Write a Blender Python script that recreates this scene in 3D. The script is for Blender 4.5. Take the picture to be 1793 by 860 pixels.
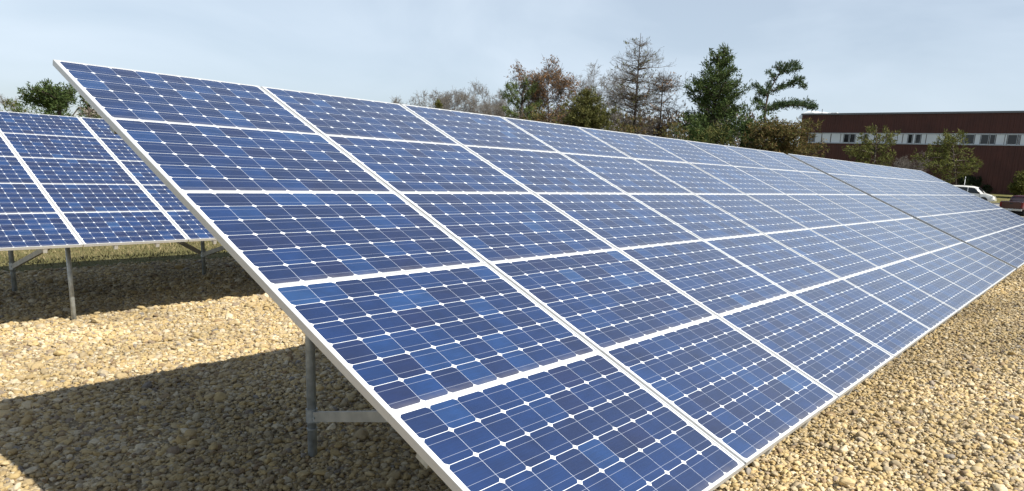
import bpy, math, random
import numpy as np
from mathutils import Matrix, Vector

# ------------------------------------------------------------------ clear
for o in list(bpy.data.objects): bpy.data.objects.remove(o)
S = bpy.context.scene
COL = S.collection

# ------------------------------------------------------------------ camera
CAM_RIGHT = np.array([0.6363706689, -0.7700035053, 0.0461191241])
CAM_UP = np.array([0.1265869832, 0.1632210727, 0.9784347792])
CAM_FWD = np.array([0.7609258226, 0.6168091141, -0.2013415240])
CAM_POS = np.array([-1.6835, -1.2240, 2.6053])
FOC, PCX, PCY = 1206.96, 948.19, 543.82          # in pixels of a 1793 px wide frame
cam_data = bpy.data.cameras.new("camera")
cam = bpy.data.objects.new("camera", cam_data); COL.objects.link(cam)
mw = Matrix.Identity(4)
for i in range(3):
    mw[i][0], mw[i][1], mw[i][2], mw[i][3] = CAM_RIGHT[i], CAM_UP[i], -CAM_FWD[i], CAM_POS[i]
cam.matrix_world = mw
cam_data.sensor_width = 36.0
cam_data.lens = FOC / 1793 * 36
cam_data.shift_x = -(PCX - 896.5) / 1793
cam_data.shift_y = (PCY - 430.0) / 1793
cam_data.clip_start = 0.05; cam_data.clip_end = 5000
S.camera = cam

# ------------------------------------------------------------------ light
SUN_TO = Vector((0.12, -0.86, 1.0)).normalized()
SUN_EL = math.asin(SUN_TO.z)
SUN_AZ = math.atan2(SUN_TO.x, SUN_TO.y)           # clockwise from +Y
sd = bpy.data.lights.new("sun", 'SUN'); sd.energy = 5.0; sd.angle = math.radians(0.53); sd.color = (1.0, 0.955, 0.88)
so = bpy.data.objects.new("sun", sd); COL.objects.link(so)
so.rotation_euler = SUN_TO.to_track_quat('Z', 'Y').to_euler(); so.location = (0, -20, 40)

W = bpy.data.worlds.new("World"); S.world = W; W.use_nodes = True
nt = W.node_tree; nt.nodes.clear()
def N(t, kind, **kw):
    n = t.nodes.new(kind)
    for k, v in kw.items(): setattr(n, k, v)
    return n
sky = N(nt, 'ShaderNodeTexSky', sky_type='NISHITA', sun_disc=False)
sky.sun_elevation = SUN_EL; sky.sun_rotation = SUN_AZ
sky.altitude = 50; sky.air_density = 1.0; sky.dust_density = 1.3; sky.ozone_density = 1.6
tc = N(nt, 'ShaderNodeTexCoord')
mp = N(nt, 'ShaderNodeMapping'); mp.inputs['Scale'].default_value = (2.2, 2.2, 5.5); mp.inputs['Rotation'].default_value = (0.15, 0.1, 0.6)
n1 = N(nt, 'ShaderNodeTexNoise'); n1.inputs['Scale'].default_value = 1.0; n1.inputs['Detail'].default_value = 7; n1.inputs['Roughness'].default_value = 0.50; n1.inputs['Distortion'].default_value = 0.5
rp = N(nt, 'ShaderNodeValToRGB'); rp.color_ramp.elements[0].position = 0.38; rp.color_ramp.elements[1].position = 0.74
rp.color_ramp.elements[0].color = (0.50, 0.50, 0.50, 1); rp.color_ramp.elements[1].color = (0.93, 0.93, 0.93, 1)
mx = N(nt, 'ShaderNodeMix', data_type='RGBA')
mx.inputs[7].default_value = (7.3, 8.35, 9.5, 1)     # thin high cloud / milky veil
bg = N(nt, 'ShaderNodeBackground'); bg.inputs['Strength'].default_value = 0.073
wo = N(nt, 'ShaderNodeOutputWorld')
L = nt.links.new
L(tc.outputs['Generated'], mp.inputs['Vector']); L(mp.outputs[0], n1.inputs['Vector']); L(n1.outputs['Fac'], rp.inputs[0])
# the veil is thickest low over the horizon and thins out towards the zenith
sxyz = N(nt, 'ShaderNodeSeparateXYZ'); L(tc.outputs['Generated'], sxyz.inputs[0])
hz = N(nt, 'ShaderNodeMapRange'); hz.interpolation_type = 'SMOOTHSTEP'
hz.inputs['From Min'].default_value = 0.36; hz.inputs['From Max'].default_value = 0.72; hz.inputs['To Min'].default_value = 1.0; hz.inputs['To Max'].default_value = 0.10
L(sxyz.outputs[2], hz.inputs['Value'])
vm = N(nt, 'ShaderNodeMath', operation='MULTIPLY'); L(rp.outputs[0], vm.inputs[0]); L(hz.outputs[0], vm.inputs[1])
L(vm.outputs[0], mx.inputs[0]); L(sky.outputs[0], mx.inputs[6]); L(mx.outputs[2], bg.inputs[0]); L(bg.outputs[0], wo.inputs[0])

S.view_settings.view_transform = 'Standard'; S.view_settings.look = 'None'
S.view_settings.exposure = 0.60; S.view_settings.gamma = 1.0; S.view_settings.use_curve_mapping = False

# ------------------------------------------------------------------ helpers
RH = np.array([CAM_RIGHT[0], CAM_RIGHT[1], 0]); RH /= np.linalg.norm(RH)
FH = np.array([CAM_FWD[0], CAM_FWD[1], 0]); FH /= np.linalg.norm(FH)
def view_dir(px, py):
    return CAM_FWD + CAM_RIGHT * ((px - PCX) / FOC) - CAM_UP * ((py - PCY) / FOC)
def at_depth(px, py, d): return CAM_POS + d * view_dir(px, py)
def at_x(px, py, X):
    d = view_dir(px, py); return CAM_POS + d * ((X - CAM_POS[0]) / d[0])
def ss(a, b, x):
    t = np.clip((x - a) / (b - a), 0, 1); return t * t * (3 - 2 * t)
def ground_h(x, y):
    x = np.asarray(x, float); y = np.asarray(y, float)
    h = 0.78 * (1 - ss(-1.3, 3.3, y)) * (1 - ss(30, 45, x)) + 0.25 * ss(58, 76, x) + 0.92 * ss(75, 83, x) + 1.0 * ss(86, 101, x) - 0.10 * ss(6, 11, y) * (1 - ss(30, 45, x))
    return h
class MB:
    def __init__(s): s.v = []; s.f = []
    def add(s, vs, fs):
        b = len(s.v); s.v += [tuple(v) for v in vs]; s.f += [tuple(i + b for i in f) for f in fs]
    def box(s, x0, x1, y0, y1, z0, z1, M=None):
        vs = [(x0,y0,z0),(x1,y0,z0),(x1,y1,z0),(x0,y1,z0),(x0,y0,z1),(x1,y0,z1),(x1,y1,z1),(x0,y1,z1)]
        if M is not None: vs = [tuple(M @ Vector(v)) for v in vs]
        s.add(vs, [(0,3,2,1),(4,5,6,7),(0,1,5,4),(1,2,6,5),(2,3,7,6),(3,0,4,7)])
    def beam(s, p0, p1, w, h, up=(0,0,1)):
        p0 = Vector(p0); p1 = Vector(p1); d = (p1 - p0); ln = d.length; d.normalize()
        u = Vector(up); x = d.cross(u).normalized(); z = x.cross(d)
        M = Matrix(((x.x, d.x, z.x, p0.x),(x.y, d.y, z.y, p0.y),(x.z, d.z, z.z, p0.z),(0,0,0,1)))
        s.box(-w/2, w/2, 0, ln, -h/2, h/2, M)
    def tube(s, p0, p1, r0, r1=None, n=16, caps=True):
        r1 = r0 if r1 is None else r1
        p0 = Vector(p0); p1 = Vector(p1); d = (p1 - p0).normalized()
        a = Vector((1,0,0)) if abs(d.x) < .9 else Vector((0,1,0)); x = d.cross(a).normalized(); y = d.cross(x)
        vs = []
        for p, r in ((p0, r0), (p1, r1)):
            for k in range(n):
                t = 2*math.pi*k/n; vs.append(p + x*(r*math.cos(t)) + y*(r*math.sin(t)))
        fs = [(k, (k+1) % n, n+(k+1) % n, n+k) for k in range(n)]
        if caps: fs += [tuple(range(n))[::-1], tuple(range(n, 2*n))]
        s.add(vs, fs)
    def build(s, name, mat, parent=None, smooth=False, loc=None):
        me = bpy.data.meshes.new(name); me.from_pydata(s.v, [], s.f); me.validate(); me.update()
        return link(name, me, mat, parent, smooth, loc)
def link(name, me, mat, parent=None, smooth=False, loc=None):
    if mat is not None and not me.materials: me.materials.append(mat)
    if smooth: me.polygons.foreach_set('use_smooth', [True]*len(me.polygons))
    o = bpy.data.objects.new(name, me); COL.objects.link(o)
    if parent is not None: o.parent = parent
    if loc is not None: o.location = loc
    return o
def np_mesh(name, verts, faces):
    """verts (n,3); faces (m,k) all with k corners"""
    me = bpy.data.meshes.new(name); verts = np.asarray(verts, np.float32); faces = np.asarray(faces, np.int32)
    m, k = faces.shape
    me.vertices.add(len(verts)); me.vertices.foreach_set('co', verts.ravel())
    me.loops.add(m*k); me.loops.foreach_set('vertex_index', faces.ravel())
    me.polygons.add(m); me.polygons.foreach_set('loop_start', np.arange(0, m*k, k, dtype=np.int32))
    me.update(calc_edges=True)
    return me
def tag(o, label=None, cat=None, group=None, kind=None):
    if label: o['label'] = label
    if cat: o['category'] = cat
    if group: o['group'] = group
    if kind: o['kind'] = kind
    return o
def empty(name, loc, rz=0.0):
    o = bpy.data.objects.new(name, None); COL.objects.link(o); o.location = loc; o.rotation_euler = (0,0,rz)
    o.empty_display_size = 0.3
    return o
def copy_to(o, parent):
    c = o.copy(); COL.objects.link(c); c.parent = parent
    for ch in list(o.children): copy_to(ch, c)
    return c

# ------------------------------------------------------------------ materials
def mat(name):
    m = bpy.data.materials.new(name); m.use_nodes = True
    t = m.node_tree; b = t.nodes['Principled BSDF']
    return m, t, b
def simple(name, col, rough=0.5, metal=0.0, var=0.12, scale=8.0, bump=0.0, coat=0.0, spec=0.5):
    m, t, b = mat(name)
    c = N(t, 'ShaderNodeTexCoord'); n = N(t, 'ShaderNodeTexNoise'); n.inputs['Scale'].default_value = scale; n.inputs['Detail'].default_value = 6
    r = N(t, 'ShaderNodeValToRGB')
    r.color_ramp.elements[0].position = .3; r.color_ramp.elements[1].position = .7
    r.color_ramp.elements[0].color = (*[max(0, x*(1-var)) for x in col], 1); r.color_ramp.elements[1].color = (*[min(1, x*(1+var)) for x in col], 1)
    t.links.new(c.outputs['Object'], n.inputs['Vector']); t.links.new(n.outputs['Fac'], r.inputs[0]); t.links.new(r.outputs[0], b.inputs['Base Color'])
    b.inputs['Roughness'].default_value = rough; b.inputs['Metallic'].default_value = metal
    b.inputs['Coat Weight'].default_value = coat; b.inputs['Specular IOR Level'].default_value = spec
    if bump:
        bp = N(t, 'ShaderNodeBump'); bp.inputs['Strength'].default_value = bump; bp.inputs['Distance'].default_value = .02
        t.links.new(n.outputs['Fac'], bp.inputs['Height']); t.links.new(bp.outputs[0], b.inputs['Normal'])
    return m
def math_node(t, op, a, b=None, c=None):
    n = N(t, 'ShaderNodeMath', operation=op)
    for i, v in enumerate((a, b, c)):
        if v is None: continue
        if isinstance(v, (int, float)): n.inputs[i].default_value = v
        else: t.links.new(v, n.inputs[i])
    return n.outputs[0]
def mixc(t, fac, a, b):
    n = N(t, 'ShaderNodeMix', data_type='RGBA')
    for i, v in ((0, fac), (6, a), (7, b)):
        if isinstance(v, (int, float)): n.inputs[i].default_value = v
        elif isinstance(v, tuple): n.inputs[i].default_value = (*v, 1)
        else: t.links.new(v, n.inputs[i])
    return n.outputs[2]

PW, PH = 1.500, 0.9997        # module size
PITCH = 0.1602
PITCH_Y = 0.1614
MX = (PW - 9*PITCH)/2; MY = (PH - 6*PITCH_Y)/2
def cell_material():
    m, t, b = mat("solar_cells")
    c = N(t, 'ShaderNodeTexCoord'); sp = N(t, 'ShaderNodeSeparateXYZ'); t.links.new(c.outputs['Object'], sp.inputs[0])
    x, y = sp.outputs[0], sp.outputs[1]
    M_ = lambda op, a, b_=None, c_=None: math_node(t, op, a, b_, c_)
    u = M_('DIVIDE', M_('SUBTRACT', x, MX), PITCH); v = M_('DIVIDE', M_('SUBTRACT', y, MY), PITCH_Y)
    cu = M_('FLOOR', u); cv = M_('FLOOR', v)
    ax = M_('MULTIPLY', M_('ABSOLUTE', M_('SUBTRACT', M_('SUBTRACT', u, cu), .5)), PITCH)
    fy = M_('MULTIPLY', M_('SUBTRACT', M_('SUBTRACT', v, cv), .5), PITCH_Y)
    ay = M_('ABSOLUTE', fy)
    ins = M_('MULTIPLY', M_('LESS_THAN', ax, .0793), M_('LESS_THAN', ay, .0793))
    rad = M_('SQRT', M_('ADD', M_('MULTIPLY', ax, ax), M_('MULTIPLY', ay, ay)))
    ins = M_('MULTIPLY', ins, M_('LESS_THAN', rad, .1022))
    bx = M_('MULTIPLY', M_('GREATER_THAN', u, 0.0), M_('LESS_THAN', u, 9.0)); by = M_('MULTIPLY', M_('GREATER_THAN', v, 0.0), M_('LESS_THAN', v, 6.0))
    inpan = M_('MULTIPLY', bx, by)
    ins = M_('MULTIPLY', ins, inpan)
    bus = M_('LESS_THAN', M_('ABSOLUTE', M_('SUBTRACT', ay, .0415)), .00085)
    # random per cell
    oi = N(t, 'ShaderNodeObjectInfo'); cb = N(t, 'ShaderNodeCombineXYZ')
    t.links.new(cu, cb.inputs[0]); t.links.new(cv, cb.inputs[1]); t.links.new(M_('MULTIPLY', oi.outputs['Random'], 613.7), cb.inputs[2])
    wn = N(t, 'ShaderNodeTexWhiteNoise', noise_dimensions='3D'); t.links.new(cb.outputs[0], wn.inputs['Vector'])
    rr = N(t, 'ShaderNodeValToRGB'); e = rr.color_ramp.elements
    e[0].position = 0.0; e[0].color = (.0100, .0215, .080, 1)
    e[1].position = 1.0; e[1].color = (.018, .064, .182, 1)
    for p, col in ((.22, (.0080, .0235, .084)), (.60, (.0072, .0285, .108)), (.88, (.0080, .0370, .132)), (.96, (.0110, .0465, .152))):
        k = e.new(p); k.color = (*col, 1)
    t.links.new(wn.outputs['Value'], rr.inputs[0])
    # fine crystal / finger streaks
    mp_ = N(t, 'ShaderNodeMapping'); mp_.inputs['Scale'].default_value = (9, 160, 1); t.links.new(c.outputs['Object'], mp_.inputs['Vector'])
    nz = N(t, 'ShaderNodeTexNoise'); nz.inputs['Scale'].default_value = 1.0; nz.inputs['Detail'].default_value = 4; t.links.new(mp_.outputs[0], nz.inputs['Vector'])
    hs = N(t, 'ShaderNodeHueSaturation'); t.links.new(rr.outputs[0], hs.inputs['Color']); cl = N(t, 'ShaderNodeTexNoise', noise_dimensions='4D'); cl.inputs['Scale'].default_value = 7.5; cl.inputs['Detail'].default_value = 2; t.links.new(c.outputs['Object'], cl.inputs['Vector']); t.links.new(M_('MULTIPLY', oi.outputs['Random'], 91.0), cl.inputs['W'])
    t.links.new(M_('MULTIPLY', M_('ADD', M_('MULTIPLY', nz.outputs['Fac'], .45), .60), M_('ADD', M_('MULTIPLY', cl.outputs['Fac'], .75), .62)), hs.inputs['Value'])
    cell = mixc(t, M_('MULTIPLY', bus, .62), hs.outputs[0], (.40, .43, .50))
    # back sheet between cells; tabbing ribbons cross the narrow gaps too
    sheet = (.74, .76, .76)
    colgap = M_('MULTIPLY', M_('MULTIPLY', M_('GREATER_THAN', ax, .0793), M_('LESS_THAN', ay, .066)), inpan)
    sh = mixc(t, M_('MULTIPLY', colgap, .62), sheet, (.42, .46, .55))
    base = mixc(t, ins, sh, cell)
    # dark seal line along the frame
    ex = M_('MINIMUM', M_('SUBTRACT', x, .012), M_('SUBTRACT', PW-.012, x)); ey = M_('MINIMUM', M_('SUBTRACT', y, .012), M_('SUBTRACT', PH-.012, y))
    base = mixc(t, M_('MULTIPLY', M_('LESS_THAN', ex, .0034), .70), base, (.10, .10, .10))
    # thin dust film, gathered along the lower edge of each module
    dn = N(t, 'ShaderNodeTexNoise'); dn.inputs['Scale'].default_value = 14; dn.inputs['Detail'].default_value = 5; t.links.new(c.outputs['Object'], dn.inputs['Vector'])
    low = M_('MULTIPLY', M_('MAXIMUM', M_('SUBTRACT', 1.0, M_('DIVIDE', y, .065)), 0.0), M_('MULTIPLY', dn.outputs['Fac'], .38))
    dust = M_('ADD', low, M_('MULTIPLY', dn.outputs['Fac'], .014))
    base = mixc(t, dust, base, (.40, .36, .30))
    t.links.new(base, b.inputs['Base Color'])
    b.inputs['Roughness'].default_value = .55; b.inputs['Specular IOR Level'].default_value = .3
    b.inputs['Coat Weight'].default_value = 1.0; b.inputs['Coat Roughness'].default_value = .20; b.inputs['Coat IOR'].default_value = 1.50
    return m
M_CELL = cell_material()
M_FRAME = simple("anodised_aluminium", (.57, .58, .58), rough=.42, metal=.35, var=.05, scale=3)
M_GALV = simple("galvanised_steel", (.40, .43, .43), rough=.5, metal=.55, var=.28, scale=14)
M_RAIL = simple("mill_aluminium", (.55, .55, .53), rough=.48, metal=.4, var=.12, scale=5)
M_GASK = simple("gasket", (.42, .42, .41), rough=.7)
M_STRUT = simple("weathered_strut", (.42, .40, .34), rough=.6, metal=.25, var=.2, scale=6)

# ------------------------------------------------------------------ ground
def ground_material():
    m, t, b = mat("ground")
    g = N(t, 'ShaderNodeNewGeometry'); sp = N(t, 'ShaderNodeSeparateXYZ'); t.links.new(g.outputs['Position'], sp.inputs[0])
    P = g.outputs['Position']
    def noise(s, d=6, r=.55):
        n = N(t, 'ShaderNodeTexNoise'); n.inputs['Scale'].default_value = s; n.inputs['Detail'].default_value = d; n.inputs['Roughness'].default_value = r
        t.links.new(P, n.inputs['Vector']); return n.outputs['Fac']
    M_ = lambda op, a, b_=None: math_node(t, op, a, b_)
    # gravel
    vo = N(t, 'ShaderNodeTexVoronoi'); vo.inputs['Scale'].default_value = 19; t.links.new(P, vo.inputs['Vector'])
    r = N(t, 'ShaderNodeValToRGB'); e = r.color_ramp.elements
    e[0].position = 0; e[0].color = (.24, .19, .12, 1); e[1].position = 1; e[1].color = (.54, .43, .24, 1)
    for p, c in ((.25, (.30, .225, .12)), (.5, (.42, .32, .16)), (.7, (.34, .29, .21)), (.85, (.52, .43, .28))): k = e.new(p); k.color = (*c, 1)
    sc = N(t, 'ShaderNodeSeparateXYZ'); t.links.new(vo.outputs['Color'], sc.inputs[0]); t.links.new(sc.outputs[0], r.inputs[0])
    grav = mixc(t, M_('MULTIPLY', M_('GREATER_THAN', vo.outputs['Distance'], .48), .75), r.outputs[0], (.17, .13, .075))  # dark tan between stones: dirt, plus gap shade painted into the colour
    # dry lawn
    r2 = N(t, 'ShaderNodeValToRGB'); e = r2.color_ramp.elements
    e[0].position = .3; e[0].color = (.075, .080, .024, 1); e[1].position = .72; e[1].color = (.24, .20, .10, 1); k = e.new(.5); k.color = (.135, .125, .048, 1)
    t.links.new(M_('ADD', M_('MULTIPLY', noise(.9, 8, .7), .6), M_('MULTIPLY', noise(9, 5), .4)), r2.inputs[0])
    r3 = N(t, 'ShaderNodeValToRGB'); e = r3.color_ramp.elements
    e[0].position = .35; e[0].color = (.045, .032, .018, 1); e[1].position = .7; e[1].color = (.11, .085, .04, 1)
    t.links.new(noise(1.7, 7, .65), r3.inputs[0])
    edge = M_('ADD', sp.outputs[1], M_('MULTIPLY', M_('SUBTRACT', noise(1.1), .5), 1.6))
    isgrass = M_('GREATER_THAN', edge, 16.6)
    edgex = M_('ADD', sp.outputs[0], M_('MULTIPLY', M_('SUBTRACT', noise(.7), .5), 3.0))
    far = M_('GREATER_THAN', edgex, 33.0)
    mulch = M_('MULTIPLY', M_('GREATER_THAN', edgex, 33.0), M_('LESS_THAN', edgex, 80.0))
    base = mixc(t, M_('MAXIMUM', isgrass, far), grav, r2.outputs[0])
    base = mixc(t, M_('MULTIPLY', mulch, .8), base, r3.outputs[0])
    t.links.new(base, b.inputs['Base Color']); b.inputs['Roughness'].default_value = .95; b.inputs['Specular IOR Level'].default_value = .15
    bp = N(t, 'ShaderNodeBump'); bp.inputs['Strength'].default_value = .9; bp.inputs['Distance'].default_value = .03
    t.links.new(M_('SUBTRACT', .6, vo.outputs['Distance']), bp.inputs['Height']); t.links.new(bp.outputs[0], b.inputs['Normal'])
    return m
def make_ground():
    xs = np.concatenate([np.linspace(-2500, -60, 14), np.linspace(-40, -6, 18), np.linspace(-5, 35, 81), np.linspace(36, 140, 53), np.linspace(180, 2500, 14)])
    ys = np.concatenate([np.linspace(-2500, -100, 12), np.linspace(-80, -8, 19), np.linspace(-7, 19, 66), np.linspace(20, 120, 26), np.linspace(160, 2500, 14)])
    X, Y = np.meshgrid(xs, ys); V = np.c_[X.ravel(), Y.ravel(), ground_h(X, Y).ravel()]
    nx, ny = len(xs), len(ys); i = np.arange(nx-1)[None, :] + np.arange(ny-1)[:, None]*nx; i = i.ravel()
    me = np_mesh("ground", V, np.c_[i, i+1, i+nx+1, i+nx])
    tag(link("ground", me, ground_material(), None, True), kind='structure')
make_ground()

M_ASPH = simple("asphalt", (.235, .232, .222), rough=.92, var=.16, scale=1.3)
M_KERB = simple("kerb_concrete", (.40, .38, .34), rough=.9, var=.12, scale=2)
def strip_mesh(x0, x1, y0, y1, dz, n=12, th=0.0):
    xs = np.linspace(x0, x1, n); ys = np.linspace(y0, y1, 2); V = []
    for y in ys:
        for x in xs: V.append((x, y, float(ground_h(x, y)) + dz))
    i = np.arange(n-1); return np.array(V), np.c_[i, i+1, i+n+1, i+n]
V_, F_ = strip_mesh(73.0, 84.5, -120, 120, .012, 40)
tag(link("road", np_mesh("road", V_, F_), M_ASPH), kind='structure')
kb = MB(); kb.box(84.5, 84.68, -120, 120, 1.0, 1.31)
tag(kb.build("kerb", M_KERB), kind='structure')

# river stones: real pebbles scattered over the gravel bed (uncountable -> stuff)
def pebble_material():
    m, t, b = mat("river_stone")
    oi = N(t, 'ShaderNodeObjectInfo'); c = N(t, 'ShaderNodeTexCoord')
    r = N(t, 'ShaderNodeValToRGB'); e = r.color_ramp.elements
    e[0].position = 0; e[0].color = (.25, .225, .19, 1); e[1].position = 1; e[1].color = (.60, .51, .35, 1)
    for p, col in ((.06, (.27, .18, .09)), (.16, (.36, .29, .18)), (.33, (.43, .305, .13)), (.48, (.50, .37, .165)), (.62, (.42, .315, .16)), (.74, (.56, .43, .22)), (.84, (.40, .33, .22)), (.92, (.58, .48, .30))):
        k = e.new(p); k.color = (*col, 1)
    t.links.new(oi.outputs['Random'], r.inputs[0])
    n = N(t, 'ShaderNodeTexNoise'); n.inputs['Scale'].default_value = 2.3; n.inputs['Detail'].default_value = 6; t.links.new(c.outputs['Object'], n.inputs['Vector'])
    g = N(t, 'ShaderNodeNewGeometry'); n2 = N(t, 'ShaderNodeTexNoise'); n2.inputs['Scale'].default_value = 55; n2.inputs['Detail'].default_value = 4; t.links.new(g.outputs['Position'], n2.inputs['Vector'])
    hs = N(t, 'ShaderNodeHueSaturation'); t.links.new(r.outputs[0], hs.inputs['Color'])
    n3 = N(t, 'ShaderNodeTexNoise'); n3.inputs['Scale'].default_value = .55; n3.inputs['Detail'].default_value = 3; t.links.new(g.outputs['Position'], n3.inputs['Vector'])
    t.links.new(math_node(t, 'ADD', math_node(t, 'MULTIPLY', n2.outputs['Fac'], .5), math_node(t, 'MULTIPLY', n3.outputs['Fac'], 1.22)), hs.inputs['Value'])
    hs.inputs['Saturation'].default_value = .96
    t.links.new(hs.outputs[0], b.inputs['Base Color']); b.inputs['Roughness'].default_value = .8; b.inputs['Specular IOR Level'].default_value = .25
    bp = N(t, 'ShaderNodeBump'); bp.inputs['Strength'].default_value = .35; bp.inputs['Distance'].default_value = .004
    t.links.new(n2.outputs['Fac'], bp.inputs['Height']); t.links.new(bp.outputs[0], b.inputs['Normal'])
    return m
M_STONE = pebble_material()
TILT = 0.40903; UP = 1.51758; CT, ST, TT = math.cos(TILT), math.sin(TILT), math.tan(TILT); TABLE_Z = 1.2
def to_px(P):
    d = P - CAM_POS; z = d @ CAM_FWD
    return PCX + FOC*(d @ CAM_RIGHT)/z, PCY - FOC*(d @ CAM_UP)/z, z
def make_pebbles():
    rng = np.random.default_rng(5)
    n = 1950000
    P = np.c_[rng.uniform(-4, 34, n), rng.uniform(-7, 17.0, n), np.zeros(n)]
    P[:, 2] = ground_h(P[:, 0], P[:, 1])
    px, py, z = to_px(P)
    keep = (z > 1) & (px > -260) & (px < 2060) & (py < 1120)
    # hidden deep behind the near array: nothing of the stones can be seen there
    hid = (py > 330) & (px > 520 + (py-600)*.83 + 150) & (px > 380) & (py < 1180 - (px-900)*.85 - 130) & (px > 700)
    keep &= ~hid
    P = P[keep]; z = z[keep]
    fine = 1 - ss(.6, 1.8, P[:, 1])                  # the strip along the low edge carries finer stones
    dens = np.clip(1.15 - z/26.0, .30, 1.0) * (1 + .75*fine)           # fewer, larger stones far off
    k2 = rng.uniform(0, 1, len(P)) < dens*.57
    P = P[k2]; z = z[k2]; fine = fine[k2]
    e_ = P[:, 1] + rng.normal(0, .35, len(P)); P = P[e_ < 16.6]; z = z[e_ < 16.6]; fine = fine[e_ < 16.6]
    m = len(P)
    a = np.exp(rng.normal(math.log(.0188), .40, m)); a = np.clip(a, .011, .075) * (1 + np.clip((z-9)/30, 0, .5)) * (1 - .30*fine)
    scl = np.c_[a, a*rng.uniform(.62, .95, m), a*rng.uniform(.42, .72, m)]
    rot = np.c_[rng.normal(0, .30, m), rng.normal(0, .30, m), rng.uniform(0, 6.283, m)]
    P[:, 2] = ground_h(P[:, 0], P[:, 1]) + scl[:, 2]*rng.uniform(-.15, .95, m) + .006*np.sin(P[:, 0]*2.1)*np.cos(P[:, 1]*1.7)
    me = bpy.data.meshes.new("gravel"); me.vertices.add(m); me.vertices.foreach_set('co', P.astype(np.float32).ravel())
    for nm, arr in (("rot", rot), ("scl", scl)):
        at = me.attributes.new(nm, 'FLOAT_VECTOR', 'POINT'); at.data.foreach_set('vector', arr.astype(np.float32).ravel())
    ob = link("gravel", me, M_STONE); tag(ob, "tan river stones covering the ground between the arrays", "gravel", kind='stuff')
    ng = bpy.data.node_groups.new("gravel_scatter", 'GeometryNodeTree')
    ng.interface.new_socket("Geometry", in_out='INPUT', socket_type='NodeSocketGeometry'); ng.interface.new_socket("Geometry", in_out='OUTPUT', socket_type='NodeSocketGeometry')
    gi = N(ng, 'NodeGroupInput'); go = N(ng, 'NodeGroupOutput'); jn = N(ng, 'GeometryNodeJoinGeometry')
    for i in range(6):
        ic = N(ng, 'GeometryNodeMeshIcoSphere'); ic.inputs['Radius'].default_value = 1; ic.inputs['Subdivisions'].default_value = 3
        ps = N(ng, 'GeometryNodeInputPosition'); ad = N(ng, 'ShaderNodeVectorMath', operation='ADD'); ad.inputs[1].default_value = (i*7.3, i*3.1, i*1.7)
        nz = N(ng, 'ShaderNodeTexNoise'); nz.inputs['Scale'].default_value = .75; nz.inputs['Detail'].default_value = 3
        sb = N(ng, 'ShaderNodeVectorMath', operation='SUBTRACT'); sb.inputs[1].default_value = (.5, .5, .5)
        sc = N(ng, 'ShaderNodeVectorMath', operation='SCALE'); sc.inputs['Scale'].default_value = 1.5
        sp = N(ng, 'GeometryNodeSetPosition'); sm = N(ng, 'GeometryNodeSetShadeSmooth'); mt = N(ng, 'GeometryNodeSetMaterial'); mt.inputs['Material'].default_value = M_STONE
        g2 = N(ng, 'GeometryNodeGeometryToInstance'); l = ng.links.new
        l(ps.outputs[0], ad.inputs[0]); l(ad.outputs[0], nz.inputs['Vector']); l(nz.outputs['Color'], sb.inputs[0]); l(sb.outputs[0], sc.inputs[0])
        l(ic.outputs['Mesh'], sp.inputs['Geometry']); l(sc.outputs[0], sp.inputs['Offset']); l(sp.outputs[0], sm.inputs[0]); l(sm.outputs[0], mt.inputs[0]); l(mt.outputs[0], g2.inputs[0]); l(g2.outputs[0], jn.inputs[0])
    iop = N(ng, 'GeometryNodeInstanceOnPoints'); iop.inputs['Pick Instance'].default_value = True
    ar = N(ng, 'GeometryNodeInputNamedAttribute', data_type='FLOAT_VECTOR'); ar.inputs['Name'].default_value = "rot"
    as_ = N(ng, 'GeometryNodeInputNamedAttribute', data_type='FLOAT_VECTOR'); as_.inputs['Name'].default_value = "scl"
    e2r = N(ng, 'FunctionNodeEulerToRotation'); l = ng.links.new
    l(gi.outputs[0], iop.inputs['Points']); l(jn.outputs[0], iop.inputs['Instance']); l(ar.outputs[0], e2r.inputs[0]); l(e2r.outputs[0], iop.inputs['Rotation']); l(as_.outputs[0], iop.inputs['Scale']); l(iop.outputs[0], go.inputs[0])
    md = ob.modifiers.new("scatter", 'NODES'); md.node_group = ng
    print("pebbles", m)
make_pebbles()

# lawn blades behind the rear array
def make_grass():
    rng = np.random.default_rng(9); n = 60000
    P = np.c_[rng.uniform(-3, 15, n), rng.uniform(16.2, 31, n), np.zeros(n)]
    P = P[P[:, 1] + rng.normal(0, .25, n) > 16.7]; n = len(P)
    h = rng.uniform(.03, .10, n); an = rng.uniform(0, 6.283, n); w = rng.uniform(.006, .013, n)
    d = np.c_[np.cos(an), np.sin(an), np.zeros(n)]; le = np.c_[rng.normal(0, .5, n), rng.normal(0, .5, n), np.ones(n)]
    V = np.stack([P - d*w[:, None], P + d*w[:, None], P + le*h[:, None]], 1).reshape(-1, 3)
    m, t, b = mat("grass"); g = N(t, 'ShaderNodeNewGeometry'); r = N(t, 'ShaderNodeValToRGB'); e = r.color_ramp.elements
    e[0].color = (.075, .072, .025, 1); e[1].color = (.30, .23, .12, 1); k = e.new(.5); k.color = (.165, .14, .06, 1)
    t.links.new(g.outputs['Random Per Island'], r.inputs[0]); t.links.new(r.outputs[0], b.inputs['Base Color']); b.inputs['Roughness'].default_value = .8
    tag(link("grass", np_mesh("grass", V, np.arange(n*3).reshape(-1, 3)), m), "short dry lawn growing behind the rear solar array", "grass", kind='stuff')
make_grass()

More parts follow.
